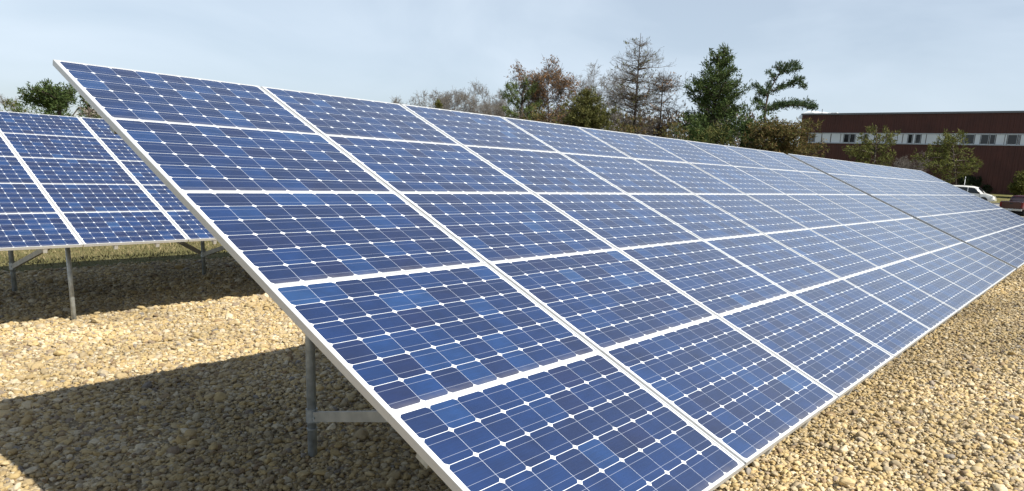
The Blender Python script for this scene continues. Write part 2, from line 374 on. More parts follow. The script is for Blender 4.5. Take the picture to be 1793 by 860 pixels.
# ------------------------------------------------------------------ solar arrays
def panel_meshes():
    lam = MB(); lam.add([(.012, .012, -.003), (PW-.012, .012, -.003), (PW-.012, PH-.012, -.003), (.012, PH-.012, -.003)], [(0, 1, 2, 3)])
    lam.add([(.012, .012, -.008), (PW-.012, .012, -.008), (PW-.012, PH-.012, -.008), (.012, PH-.012, -.008)], [(3, 2, 1, 0)])
    fr = MB(); d = .041
    fr.box(0, PW, 0, .012, -d, 0); fr.box(0, PW, PH-.012, PH, -d, 0)
    fr.box(0, .012, .012, PH-.012, -d, -.0003); fr.box(PW-.012, PW, .012, PH-.012, -d, -.0003)
    # return lip at the back of the frame
    fr.box(.0121, PW-.0121, .0121, .035, -d+.001, -d+.003); fr.box(.0121, PW-.0121, PH-.035, PH-.0121, -d+.001, -d+.003)
    return lam, fr
LAM, FRM = panel_meshes()
proto = LAM.build("solar_panel", M_CELL); FRM.build("frame", M_FRAME, proto)
first_used = [False]
rngp = random.Random(3)
def solar_array(x0, y0, label, ncol=9, nrow=5):
    root = empty("solar_array", (x0, y0, 0)); tag(root, label, "solar array", "solar arrays on the gravel bed")
    for i in range(ncol):
        for j in range(nrow):
            if not first_used[0]: p = proto; p.parent = root; first_used[0] = True
            else: p = copy_to(proto, root)
            s = j*1.0
            p.location = (i*UP + .0088, s*CT, TABLE_Z + s*ST)
            p.rotation_euler = (TILT + rngp.gauss(0, .0012), rngp.gauss(0, .0012), 0)
    # rails up the slope, two behind each column
    def on(s, n): return Vector((0, s*CT - n*ST, TABLE_Z + s*ST + n*CT))
    nrm = (0, -ST, CT)
    for i in range(ncol):
        for fx in (.30, .70):
            x = i*UP + fx*PW; r = MB(); a = on(.03, -.080); b = on(5.02, -.080); a.x = b.x = x
            r.beam(a, b, .041, .066, nrm); ob = r.build("rail", M_RAIL, root)
            ec = MB(); q = on(.005, -.080); q.x = x; q2 = on(.029, -.080); q2.x = x
            ec.beam(q, q2, .050, .075, nrm); ec.build("end_cap", M_RAIL, ob)
    W_ = ncol*UP
    for i in range(1, ncol):                            # dark gasket closing the joint between two columns
        g_ = MB(); a = on(.01, -.012); b = on(4.99, -.012); a.x = b.x = i*UP; g_.beam(a, b, .0165, .004, nrm); g_.build("joint_strip", M_GASK, root)
    for s in (.80/CT, 3.95/CT):
        b_ = MB(); p = on(s, -.165); b_.beam((.15, p.y, p.z), (W_-.15, p.y, p.z), .08, .10, nrm); b_.build("beam", M_GALV, root)
    xs = [1.545 + k*3.51 for k in range(4)]
    for k, x in enumerate(xs):
        for yb, rad in ((3.95, .040), (.80, .034)):
            zt = TABLE_Z + yb*TT - .20
            m = MB(); m.tube((x, yb, -.35), (x, yb, zt), rad, n=20); po = m.build("post", M_GALV, root, True)
            c = MB(); c.box(x-.06, x+.06, yb-.05, yb+.05, zt-.06, zt+.06); c.build("bracket", M_GALV, po)
            if yb > 2:
                c = MB(); c.tube((x, yb, .32), (x, yb, .44), rad+.010, n=20); c.tube((x, yb, .25), (x, yb, .262), rad+.006, n=20)
                c.box(x-.016, x+.016, yb-.105, yb-.04, .335, .425)
                for sx in (-1, 1): c.tube((x+sx*.016, yb-.075, .38), (x+sx*.034, yb-.075, .38), .011, n=6)
                c.build("collar", M_GALV, po)
        m = MB(); m.beam((x, 3.88, .385), (x, .84, 1.22), .045, .085); m.build("strut", M_STRUT, root)
        if k in (1, 3):
            m = MB(); m.beam((x-.03, 3.95+.05, .40), (xs[k-1]+.05, 3.95+.05, 2.55), .035, .09); m.build("brace", M_STRUT, root)
    return root
solar_array(0, 0, "nearest blue solar array, filling the foreground with its left edge and post in view")
solar_array(9*UP + .27, 0, "solar array beyond the narrow dark gap, farthest in the front row")
solar_array(.36, 10.42, "solar array behind at the left, standing clear of the lawn on slim posts")

# ------------------------------------------------------------------ building
M_CLAD = simple("brown_red_cladding", (.066, .020, .0125), rough=.7, var=.18, scale=.6)
M_CAP = simple("parapet_metal", (.13, .135, .14), rough=.4, metal=.3, var=.05)
M_WPAN = simple("white_panel", (.62, .66, .68), rough=.5, var=.06, scale=.7)
M_GLASSD, _t, _b = mat("dark_glass"); _b.inputs['Base Color'].default_value = (.012, .014, .016, 1); _b.inputs['Roughness'].default_value = .06
M_WFR = simple("window_frame", (.42, .45, .47), rough=.45, metal=.3, var=.05)
M_DUCT = simple("white_duct", (.80, .82, .82), rough=.45, var=.05)
M_ROOF = simple("roof_gravel", (.25, .24, .22), rough=.9)
def building():
    XF = 100.0; Y0, Y1 = -70.0, 35.2; ZT = 11.75; B0, B1 = 7.92, 9.33
    root = empty("laboratory_building", (XF, 0, float(ground_h(XF, 0)))); z0 = root.location.z
    tag(root, "long low dark red ribbed building with a white band of windows", "building")
    def ribbed(za, zb):
        ys = []; y = Y0
        xs = []
        while y < Y1 - .6:
            for dy, dx in ((0, 0), (.36, 0), (.41, -.06), (.55, -.06)): ys.append(y+dy); xs.append(dx)
            y += .60
        ys.append(Y1); xs.append(0.0)
        V = [(x, y, z) for z in (za, zb) for x, y in zip(xs, ys)]; n = len(xs)
        return V, [(i+1, i, n+i, n+i+1) for i in range(n-1)]
    w = MB()
    for za, zb in ((0-.6, B0), (B1, ZT)): w.add(*ribbed(za-z0 if za > 0 else za, zb-z0))
    w.add([(0.12, Y0, -.6), (0.12, Y1, -.6), (.12, Y1, ZT-z0), (.12, Y0, ZT-z0)], [(3, 2, 1, 0)])     # sheathing behind the ribs
    w.add([(0.0, Y1, -.6), (45, Y1, -.6), (45, Y1, ZT-z0), (0.0, Y1, ZT-z0)], [(0, 1, 2, 3)])
    w.add([(0.0, Y0, -.6), (45, Y0, -.6), (45, Y0, ZT-z0), (0.0, Y0, ZT-z0)], [(3, 2, 1, 0)])
    w.add([(45, Y0, -.6), (45, Y1, -.6), (45, Y1, ZT-z0), (45, Y0, ZT-z0)], [(0, 1, 2, 3)])
    w.build("wall", M_CLAD, root)
    r = MB(); r.add([(.15, Y0+.03, ZT-.05-z0), (44.9, Y0+.03, ZT-.05-z0), (44.9, Y1-.03, ZT-.05-z0), (.15, Y1-.03, ZT-.05-z0)], [(0, 1, 2, 3)]); r.build("roof", M_ROOF, root)
    c = MB(); c.box(-.16, .22, Y0-.1, Y1+.1, ZT-z0+.002, ZT-z0+.22); c.box(.24, 45, Y1-.2, Y1+.1, ZT-z0+.002, ZT-z0+.22); c.build("parapet_cap", M_CAP, root)
    # band: sill, head and alternating windows and white panels, read off the facade
    s = MB(); s.box(-.10, .06, Y0, Y1, B0-z0+.003, B0-z0+.12); s.build("sill", M_WFR, root)
    s = MB(); s.box(-.08, .06, Y0, Y1, B1-z0-.11, B1-z0-.003); s.build("lintel", M_WFR, root)
    def Yp(cx): return float(at_x(1380 + cx/3.738, 245, XF)[1])
    dark = [(133, 151), (154, 173), (362, 398), (401, 437), (492, 518), (640, 672), (782, 813), (831, 868), (1128, 1150), (1153, 1218), (1258, 1313), (1317, 1356), (1433, 1500), (1504, 1517)]
    white = [(175, 215), (219, 275), (279, 340), (342, 360), (439, 490), (520, 560), (563, 597), (600, 637), (675, 712), (714, 746), (749, 780), (815, 829), (870, 900), (903, 984), (986, 1030), (1033, 1080), (1083, 1126), (1221, 1256), (1359, 1415), (1417, 1431), (1520, 1560)]
    z_a, z_b = B0-z0+.13, B1-z0-.12
    gl = []; pn = []
    for lst, out in ((dark, gl), (white, pn)):
        for a, b in lst: out.append((Yp(b)+.015, Yp(a)-.015))
    ymin = Yp(1560); rr = random.Random(4); y = ymin - .1
    while y > Y0 + 2:                                   # the same rhythm carries on out of frame
        for wd, out in ((1.9, gl), (1.3, pn), (1.6, gl), (1.0, gl), (2.3, pn), (2.4, pn), (1.9, pn)):
            if y - wd < Y0 + .2: break
            out.append((y-wd+.04, y)); y -= wd
        else: continue
        break
    ymax = Yp(133); y = ymax + .1
    while y < Y1 - 2: pn.append((y, y+1.7)); y += 1.75
    for a, b in pn:
        m = MB(); m.box(.0, .05, a, b, z_a, z_b); m.build("panel", M_WPAN, root)
    for a, b in gl:
        m = MB(); m.box(.02, .05, a, b, z_a, z_b); g = m.build("window", M_GLASSD, root)
        f = MB(); t_ = .05
        f.box(-.03, .018, a, a+t_, z_a, z_b); f.box(-.03, .018, b-t_, b, z_a, z_b); f.box(-.03, .018, a+t_, b-t_, z_a, z_a+t_); f.box(-.03, .018, a+t_, b-t_, z_b-t_, z_b)
        f.build("frame", M_WFR, g)
    # white ducts and plant on the roof, at the left end
    def duct(px0, px1, ztop, X, rad):
        a = at_x(px0, 200, X)[1]; b = at_x(px1, 200, X)[1]; m = MB(); zz = ZT - z0 + .1; pts = []
        for k in range(13):
            t = math.pi*k/12; pts.append((X-XF, (a+b)/2 + (a-b)/2*math.cos(t), zz + (ztop-zz-rad)*math.sin(t)))
        n_ = 14; V = []; F = []
        for k, p in enumerate(pts):
            q0 = Vector(pts[max(0, k-1)]); q1 = Vector(pts[min(12, k+1)]); d = (q1-q0).normalized(); u_ = Vector((1, 0, 0)); v_ = d.cross(u_)
            for a_ in range(n_): t = 2*math.pi*a_/n_; V.append(Vector(p) + u_*(rad*math.cos(t)) + v_*(rad*math.sin(t)))
        for k in range(12):
            for a_ in range(n_): F.append((k*n_+a_, k*n_+(a_+1) % n_, (k+1)*n_+(a_+1) % n_, (k+1)*n_+a_))
        m.add(V, F); m.build("duct", M_DUCT, root, True)
    duct(1404, 1440, ZT-z0+1.35, 108, .5); duct(1424, 1452, ZT-z0+1.0, 106, .42)
    m = MB(); ya, yb = at_x(1468, 200, 107)[1], at_x(1430, 200, 107)[1]; m.box(6.2, 9, ya, yb, ZT-z0-.04, ZT-z0+.9); m.build("roof_unit", M_DUCT, root)
    m = MB(); ya, yb = at_x(1486, 200, 107)[1], at_x(1473, 200, 107)[1]; m.box(6, 8, ya, yb, ZT-z0-.04, ZT-z0+.75); m.build("roof_unit", M_CAP, root)
    m = MB(); ya = at_x(1439, 200, 104)[1]; m.tube((4, ya, ZT-z0-.04), (4, ya, ZT-z0+1.2), .05, n=8); m.build("vent_pipe", M_CAP, root)
building()

# ------------------------------------------------------------------ vegetation
M_BARK_G = simple("grey_bark", (.125, .105, .085), rough=.95, var=.35, scale=3)
M_BARK_B = simple("brown_bark", (.06, .046, .035), rough=.95, var=.35, scale=3)
def twig_material(name, cols):
    m, t, b = mat(name); g = N(t, 'ShaderNodeNewGeometry'); r = N(t, 'ShaderNodeValToRGB'); e = r.color_ramp.elements
    e[0].color = (*cols[0], 1); e[1].color = (*cols[-1], 1)
    for i, c in enumerate(cols[1:-1]): k = e.new((i+1)/(len(cols)-1)); k.color = (*c, 1)
    t.links.new(g.outputs['Random Per Island'], r.inputs[0]); t.links.new(r.outputs[0], b.inputs['Base Color'])
    b.inputs['Roughness'].default_value = .85; b.inputs['Specular IOR Level'].default_value = .2
    return m
def leaf_material(name, cols, trans=.25):
    m = twig_material(name, cols); t = m.node_tree; b = t.nodes['Principled BSDF']; out = t.nodes['Material Output']
    tr = N(t, 'ShaderNodeBsdfTranslucent'); src = b.inputs['Base Color'].links[0].from_socket; t.links.new(src, tr.inputs[0])
    mx_ = N(t, 'ShaderNodeMixShader'); mx_.inputs[0].default_value = trans
    t.links.new(b.outputs[0], mx_.inputs[1]); t.links.new(tr.outputs[0], mx_.inputs[2]); t.links.new(mx_.outputs[0], out.inputs[0])
    return m
M_TWIG_G = twig_material("grey_twigs", [(.125, .112, .095), (.19, .172, .150), (.15, .135, .115)])
M_TWIG_B = twig_material("brown_twigs", [(.075, .062, .050), (.135, .112, .088), (.10, .082, .064)])
M_PINE = leaf_material("pine_needles", [(.032, .058, .020), (.058, .090, .025), (.095, .128, .036), (.044, .074, .026)])
M_PINE_B = leaf_material("blue_green_needles", [(.034, .062, .032), (.055, .088, .042), (.085, .115, .045), (.045, .078, .040)])
M_YPINE = leaf_material("yellow_green_needles", [(.06, .075, .02), (.105, .12, .028), (.15, .145, .04), (.085, .09, .028)])
M_LGREEN = leaf_material("light_green_needles", [(.06, .09, .03), (.10, .14, .042), (.15, .18, .06), (.085, .11, .04)])
M_OLIVE = leaf_material("olive_needles", [(.055, .066, .020), (.10, .105, .030), (.15, .14, .042), (.075, .08, .028)])
M_OAK = leaf_material("dead_oak_leaves", [(.145, .078, .037), (.225, .122, .055), (.30, .172, .080), (.185, .105, .052)])
M_JUNI = leaf_material("rusty_juniper", [(.085, .072, .026), (.14, .105, .038), (.19, .125, .052), (.075, .09, .028), (.11, .115, .036)])
M_DARK = leaf_material("dark_yew", [(.016, .026, .012), (.028, .042, .018), (.04, .058, .022)], .1)

def tubes_np(segs, sides=3):
    """segs: array (n,8) p0 r0 p1 r1"""
    s = np.asarray(segs, float); n = len(s); p0, r0, p1, r1 = s[:, 0:3], s[:, 3], s[:, 4:7], s[:, 7]
    d = p1 - p0; d /= np.linalg.norm(d, axis=1)[:, None] + 1e-9
    a = np.where(np.abs(d[:, :1]) < .8, np.array([[1., 0, 0]]), np.array([[0, 1., 0]])); x = np.cross(d, a); x /= np.linalg.norm(x, axis=1)[:, None]; y = np.cross(d, x)
    V = []
    for p, r in ((p0, r0), (p1, r1)):
        for k in range(sides):
            t = 2*math.pi*k/sides; V.append(p + x*(r*math.cos(t))[:, None] + y*(r*math.sin(t))[:, None])
    V = np.stack(V, 1).reshape(-1, 3); b = (np.arange(n)*2*sides)[:, None]
    F = np.concatenate([np.concatenate([b+k, b+(k+1) % sides, b+sides+(k+1) % sides, b+sides+k], 1) for k in range(sides)])
    return V, F
def tufts_np(rng, C, D, length, width, per=8, spread=.9):
    """needle clumps: per narrow triangles fanning about D from each centre C"""
    n = len(C); C = np.repeat(C, per, 0); D = np.repeat(D, per, 0)
    d = D + rng.normal(0, spread, (n*per, 3)); d /= np.linalg.norm(d, axis=1)[:, None]
    s = np.cross(d, rng.normal(0, 1, (n*per, 3))); s /= np.linalg.norm(s, axis=1)[:, None]
    ln = length*rng.uniform(.55, 1.25, n*per)[:, None]; w = width*rng.uniform(.6, 1.3, n*per)[:, None]
    c = C + rng.normal(0, length*.28, C.shape)
    V = np.stack([c - s*w*.35, c + d*ln*.45 - s*w*.5, c + d*ln, c + d*ln*.45 + s*w*.5], 1).reshape(-1, 3)
    return V, np.arange(n*per*4).reshape(-1, 4)
UPV = np.array([0, 0, 1.0])
def unit(v): return v/(np.linalg.norm(v)+1e-9)
class Skel:
    def __init__(s, seed): s.rng = np.random.default_rng(seed); s.segs = []; s.tips = []
    def grow(s, p, d, Ln, r, lev, maxlev, P):
        rng = s.rng; ns = P['nseg'][lev]; d = unit(np.asarray(d, float)); p = np.asarray(p, float); r_end = r*P['taper'][lev]
        nch = P['nch'][lev] if lev < maxlev else 0
        starts = sorted(rng.uniform(P['first'][lev], 1.0, nch)) if nch else []
        ci = 0; az = rng.uniform(0, 6.283)
        for k in range(ns):
            d = unit(d + rng.normal(0, P['wig'][lev], 3) + UPV*P['up'][lev])
            q = p + d*Ln/ns; ra = r + (r_end-r)*k/ns; rb = r + (r_end-r)*(k+1)/ns
            s.segs.append((lev, *p, ra, *q, rb))
            while ci < len(starts) and starts[ci] <= (k+1)/ns:
                f = starts[ci]; t = f*ns-k; pp = p + (q-p)*t; az += 2.4 + rng.normal(0, .5); ci += 1
                a = unit(np.cross(d, UPV + .01)); b = np.cross(d, a); ang = math.radians(rng.normal(P['ang'][lev], 9))
                cd = d*math.cos(ang) + (a*math.cos(az)+b*math.sin(az))*math.sin(ang)
                cl = Ln*P['ratio'][lev]*(1-P['fall'][lev]*f)*rng.uniform(.7, 1.15)
                s.grow(pp, cd, cl, max((r+(r_end-r)*f)*P['rr'][lev], P['rmin']), lev+1, maxlev, P)
            p = q
        if lev >= maxlev-1: s.tips.append((*p, *d))
BARE = dict(nseg=[9, 6, 4, 3, 2], taper=[.10, .2, .25, .4, .6], nch=[20, 9, 6, 4, 0], first=[.14, .15, .15, .15, 0], wig=[.05, .10, .13, .16, .2], up=[.02, .09, .06, .04, .02],
            ang=[48, 45, 42, 40, 40], ratio=[.50, .52, .52, .55, .5], fall=[.55, .4, .35, .3, 0], rr=[.42, .5, .55, .6, .6], rmin=.009)
def tree_at(name, px, py, D, label, cat="tree", group=None):
    top = at_depth(px, py, D); g = float(ground_h(top[0], top[1])); root = empty(name, (top[0], top[1], g))
    tag(root, label, cat, group); return root, top[2]-g
def twigs_np(rng, s, per_m, ln, r):
    # fine twigs along the outer branches, each one two short pieces
    L_ = np.linalg.norm(s[:, 5:8]-s[:, 1:4], axis=1); n = np.maximum(0, (L_*per_m + rng.uniform(0, 1, len(s)))).astype(int); idx = np.repeat(np.arange(len(s)), n)
    t = rng.uniform(0, 1, len(idx))[:, None]; p = s[idx, 1:4]*(1-t) + s[idx, 5:8]*t; d = s[idx, 5:8]-s[idx, 1:4]; d /= np.linalg.norm(d, axis=1)[:, None]
    d1 = d*.8 + rng.normal(0, .62, p.shape); d1[:, 2] += .18; d1 /= np.linalg.norm(d1, axis=1)[:, None]
    d2 = d1 + rng.normal(0, .35, p.shape); d2 /= np.linalg.norm(d2, axis=1)[:, None]; l = (ln*rng.uniform(.4, 1.2, len(idx)))[:, None]; q = p + d1*l*.55; e = q + d2*l*.45
    d3 = d1 + rng.normal(0, .6, p.shape); d3 /= np.linalg.norm(d3, axis=1)[:, None]; e2 = q + d3*l*.4
    o = np.ones((len(idx), 1))
    return np.r_[np.c_[p, o*r, q, o*r*.8], np.c_[q, o*r*.8, e, o*r*.45], np.c_[q, o*r*.7, e2, o*r*.4]]
def put_skel(root, sk, bark, twig, H, split=1, rscale=1.0, tw=(5.0, .75, .013)):
    s = np.array(sk.segs); s[:, 1:] *= H/np.percentile(s[:, 7], 99.9); extra = twigs_np(sk.rng, s[s[:, 0] >= 2], *tw) if tw else None; a = s[s[:, 0] <= split][:, 1:]; b = s[s[:, 0] > split][:, 1:]
    if extra is not None: b = np.r_[b, extra]
    V, F = tubes_np(a, 7); link("trunk", np_mesh("trunk", V, F), bark, root, True)
    if len(b): V, F = tubes_np(b, 3); link("crown", np_mesh("crown", V, F), twig, root)
def bare_tree(px, py, D, seed, label, spread=1.0, group=None, bark=None, twig=None, P=None, r=None, name="bare_tree", n4=True, hs=.93, tw=(5.0, .75, .013)):
    root, H = tree_at(name, px, py, D, label, group=group); sk = Skel(seed); Q = dict(BARE, **(P or {}))
    Q = dict(Q); Q['ratio'] = [Q['ratio'][0]*spread] + Q['ratio'][1:]
    sk.grow((0, 0, -.2), (0, 0, 1), H*hs, r or H*.014, 0, 3, Q)
    put_skel(root, sk, bark or M_BARK_G, twig or M_TWIG_G, (.97*H if hs > .9 else hs*1.5*H), tw=tw)
    sk.segs = [tuple(r_) for r_ in np.c_[np.array(sk.segs)[:, :1], np.array(sk.segs)[:, 1:]*((.97*H if hs > .9 else hs*1.5*H)/np.percentile(np.array(sk.segs)[:, 7], 99.9))]]; return root, sk, H

def conifer(px, py, D, seed, label, prof, leaf, bark=None, zb=.08, nwh=26, rise=.15, per=9, tl=.34, tw=.085, dens=1.0, name="pine_tree", group=None, cat="tree", lean=None, droop=0.0, gap=0.0, bare=None, twig=None, rv=(.62, 1.08)):
    """prof: list of (height fraction, left radius px, right radius px)"""
    root, H = tree_at(name, px, py, D, label, cat, group); rng = np.random.default_rng(seed); k = D/FOC
    hf = [p[0] for p in prof]; lr = [p[1]*k for p in prof]; rrr = [p[2]*k for p in prof]
    ln = lean or 0.0
    def axis(z): return np.array([0, 0, z]) + RH*ln*(z/H)
    segs = []; N_ = 10
    for i in range(N_):
        a, b = H*i/N_, H*(i+1)/N_; segs.append((*axis(a-(.2 if i == 0 else 0)), .016*H*(1-.93*i/N_), *axis(b), .016*H*(1-.93*(i+1)/N_)))
    tw_segs = []; C = []; Dv = []
    for z in np.sort(rng.uniform(zb, .985, int(nwh*1.25))):
        nb = rng.integers(4, 7); a0 = rng.uniform(0, 6.283)
        for j in range(nb):
            if rng.uniform() < gap: continue
            az = a0 + 6.283*j/nb + rng.normal(0, .25); cr = math.cos(az)
            R_ = np.interp(z, hf, rrr if cr > 0 else lr) * rng.uniform(.62, 1.08)
            Rd = .5*(np.interp(z, hf, lr)+np.interp(z, hf, rrr)); R_ = R_*abs(cr) + Rd*(1-abs(cr))*rng.uniform(.6, 1.0)
            for _ in range(2):
                zt_ = min(1.0, z + max(0, rise)*R_/H); Rn = np.interp(zt_, hf, rrr if cr > 0 else lr); Rd = .5*(np.interp(zt_, hf, lr)+np.interp(zt_, hf, rrr))
                R_ = (Rn*abs(cr) + Rd*(1-abs(cr))*.85)*rng.uniform(*rv)
            if R_ < .15: R_ = .15
            dirv = RH*cr + FH*math.sin(az); p = axis(z*H); rs = rise + rng.normal(0, .10); n = max(3, int(R_/.45)); prev = p
            for q_ in range(1, n+1):
                f = q_/n; pt = p + dirv*R_*f + UPV*(R_*(rs*f + droop*f*f)) + rng.normal(0, .05, 3)
                r0 = max(.045*(1-f)*R_/2.5, .010); tw_segs.append((*prev, r0+.008, *pt, r0))
                if f > .22:
                    side = unit(np.cross(dirv, UPV)); wd = R_*.30*(1.15-f)
                    for w_ in range(max(1, int(dens*(1+wd*3.2)))):
                        o_ = rng.uniform(-1, 1)*wd
                        C.append(pt + side*o_ + dirv*rng.uniform(-.2, .2) - dirv*abs(o_)*.4 + UPV*rng.normal(.06, .10)); Dv.append(unit(dirv*.75 + side*np.sign(o_)*.5 + UPV*.45))
                prev = pt
    if bare:
        V, F = tubes_np(segs, 7); link("trunk", np_mesh("trunk", V, F), bark or M_BARK_B, root, True)
        t8 = np.array(tw_segs); kz = .95*H/max(t8[:, 6].max(), .9*H); t8 = t8*kz; s9 = np.c_[np.full(len(t8), 2), t8]; ex = twigs_np(rng, s9, *bare); ex2 = twigs_np(rng, np.c_[np.full(len(ex), 2), ex], bare[0]*.35, bare[1]*.6, bare[2]*.7)
        V, F = tubes_np(np.r_[t8, ex, ex2], 3); link("crown", np_mesh("crown", V, F), twig or M_TWIG_B, root)
        if leaf:
            k_ = rng.integers(0, len(ex), int(len(ex)*.025)); V, F = tufts_np(rng, ex[k_, 4:7], np.tile(UPV, (len(k_), 1)), tl, tw, 5, 1.0); link("leaves", np_mesh("leaves", V, F), leaf, root)
        return root
    for z in np.linspace(.93, 1.0, 6): C.append(axis(z*H)); Dv.append(UPV)
    V, F = tubes_np(segs, 7); V2, F2 = tubes_np(tw_segs, 4); V *= .95; kz = .98*H/np.max(np.array(C)[:, 2] + tl*.8); V2 *= kz; C = [c_*kz for c_ in C]
    link("trunk", np_mesh("trunk", np.r_[V, V2], np.r_[F, F2+len(V)]), bark or M_BARK_B, root, True)
    V, F = tufts_np(rng, np.array(C), np.array(Dv), tl*1.1, tw*1.05, int(per*1.9)); link("crown", np_mesh("crown", V, F), leaf, root)
    return root

def limb_pine(px, py, D, seed, label, trunk_px, limbs, leaf, per=9, tl=.36, tw=.085, name="pine_tree", dens=1.0, cones=True, tr_r=.2):
    """a wind-shaped pine: trunk and limbs as polylines of points measured on its own vertical plane"""
    root, H = tree_at(name, px, py, D, label); rng = np.random.default_rng(seed); base = np.array(root.location)
    def loc(x, y, dep=0.0): return at_depth(x, y, D) - base + FH*dep
    segs = []; tws = []; C = []; Dv = []; CN = []
    tp = [np.array([loc(*trunk_px[0])[0], loc(*trunk_px[0])[1], -.2])] + [loc(*p) for p in trunk_px]
    for i, (a, b) in enumerate(zip(tp[:-1], tp[1:])): segs.append((*a, tr_r*(1-.8*i/len(tp)), *b, tr_r*(1-.8*(i+1)/len(tp))))
    for pts, dep, thick in limbs:
        P3 = [loc(x, y, dep*i/(len(pts)-1)) for i, (x, y) in enumerate(pts)]
        tot = sum(np.linalg.norm(b-a) for a, b in zip(P3[:-1], P3[1:])); run = 0
        for a, b in zip(P3[:-1], P3[1:]):
            ln = np.linalg.norm(b-a); n = max(2, int(ln/.22)); f0 = run/tot; f1 = (run+ln)/tot
            segs.append((*a, .085*(1-.85*f0), *b, .085*(1-.85*f1)))
            d = unit(b-a); side = unit(np.cross(d, UPV)); run += ln
            for k in range(n):
                f = f0 + (f1-f0)*k/n
                if f < .12: continue
                pt = a + (b-a)*k/n; th = thick*(.55+.6*math.sin(min(1, f*1.3)*math.pi*.8))
                for _ in range(max(1, int(dens*3))):
                    o1 = rng.uniform(-1, 1)*th*1.3; o2 = rng.normal(.1, .5)*th*.55
                    q = pt + side*o1 + UPV*o2 + rng.normal(0, .08, 3); C.append(q); Dv.append(unit(d*.7 + side*np.sign(o1)*.4 + UPV*.5))
                    tws.append((*pt, .014, *q, .008))
        if cones:
            for _ in range(3): CN.append(P3[-1] + rng.normal(0, .28, 3))
    V, F = tubes_np(segs, 7); V2, F2 = tubes_np(tws, 3)
    link("trunk", np_mesh("trunk", np.r_[V, V2], np.r_[F, F2+len(V)]), M_BARK_B, root, True)
    V, F = tufts_np(rng, np.array(C), np.array(Dv), tl, tw, per); link("crown", np_mesh("crown", V, F), leaf, root)
    return root

def shrub(px, py, D, wpx, seed, label, leaf, hpx=None, group=None, n=900, tl=.22, tw=.09, name="shrub", cat="shrub", per=7, ragged=.3):
    root, H = tree_at(name, px, py, D, label, cat, group); rng = np.random.default_rng(seed); R_ = wpx*.5*D/FOC
    # a handful of lobes with gaps between, filled with leaf clumps near their surface
    nl = max(5, int(R_*5)); lob = []
    for _ in range(nl):
        a = rng.uniform(0, 6.283); rad = R_*math.sqrt(rng.uniform(0, .75)); zz = H*rng.uniform(.15, .80)*(1-.35*(rad/R_)**2)
        lob.append((rad*math.cos(a), rad*math.sin(a), zz, rng.uniform(.22, .42)*min(R_, H)))
    lob.append((0, 0, H*.80, .22*H)); lob = np.array(lob)
    i = rng.integers(0, len(lob), n); d = rng.normal(0, 1, (n, 3)); d /= np.linalg.norm(d, axis=1)[:, None]
    C = lob[i, :3] + d*lob[i, 3:4]*rng.uniform(.55, 1.0+ragged, n)[:, None]; ok = C[:, 2] > .05; C = C[ok]; d = d[ok]
    C[:, 2] = np.minimum(C[:, 2], H*1.02)
    V, F = tufts_np(rng, C, d + UPV*.3, tl, tw, per); link("crown", np_mesh("crown", V, F), leaf, root)
    sg = []
    for l in lob: sg.append((rng.normal(0, .1), rng.normal(0, .1), -.1, .03, l[0]*.6, l[1]*.6, l[2]*.6, .02)); sg.append((l[0]*.6, l[1]*.6, l[2]*.6, .02, l[0], l[1], l[2], .008))
    V, F = tubes_np(sg, 5); link("stem", np_mesh("stem", V, F), M_BARK_B, root)
    return root

# --- left group
shrub(15, 180, 105, 62, 11, "low olive tree at the far left edge, leftmost above the rear array", M_OLIVE, n=1900, tl=.4, tw=.16, name="broadleaf_tree", cat="tree")
bare_tree(34, 167, 118, 12, "faint bare tree left of the broad dark green pine", .9, n4=False)
limb_pine(92, 150, 60, 13, "broad dark green pine with a forked trunk above the rear array",
    [(103, 225), (104, 190), (108, 175)],
    [([(104, 190), (95, 183), (78, 180), (52, 178)], -.8, .42), ([(104, 190), (90, 172), (75, 163), (60, 157)], .8, .6), ([(106, 182), (96, 165), (84, 152)], 1.6, .62),
     ([(108, 175), (103, 160), (96, 150)], -1.5, .62), ([(108, 175), (112, 160), (110, 149)], 1.2, .58), ([(108, 178), (118, 165), (128, 160)], 0, .55),
     ([(104, 190), (122, 180), (133, 176)], -1.0, .42), ([(106, 186), (92, 178), (72, 171), (64, 168)], -2.0, .6), ([(104, 192), (86, 188), (70, 186)], .6, .5), ([(107, 180), (104, 168), (90, 160)], -2.5, .6), ([(104, 190), (115, 187), (124, 190)], -1.5, .4)],
    M_PINE, dens=2.6, tl=.34, tr_r=.22)
shrub(48, 181, 58, 34, 14, "small dark green pine beside the broad pine, on its left", M_PINE, n=700, tl=.3, tw=.08, name="pine_tree", cat="tree")
limb_pine(150, 164, 62, 15, "thin dark pine just behind the near array's top left edge",
    [(158, 225), (157, 195), (152, 180)], [([(157, 195), (148, 188), (140, 178)], .4, .34), ([(155, 188), (150, 175), (147, 165)], -.6, .34), ([(157, 195), (165, 190), (172, 192)], .5, .36), ([(157, 198), (150, 200), (143, 203)], -.7, .3), ([(154, 186), (161, 180), (166, 178)], .2, .33), ([(157, 200), (166, 203), (174, 206)], .2, .3)],
    M_PINE, dens=1.3, tl=.32)
shrub(98, 190, 72, 150, 16, "low dark hedge behind the rear array's top edge", M_PINE, n=2300, tl=.32, tw=.12, name="hedge", cat="hedge")
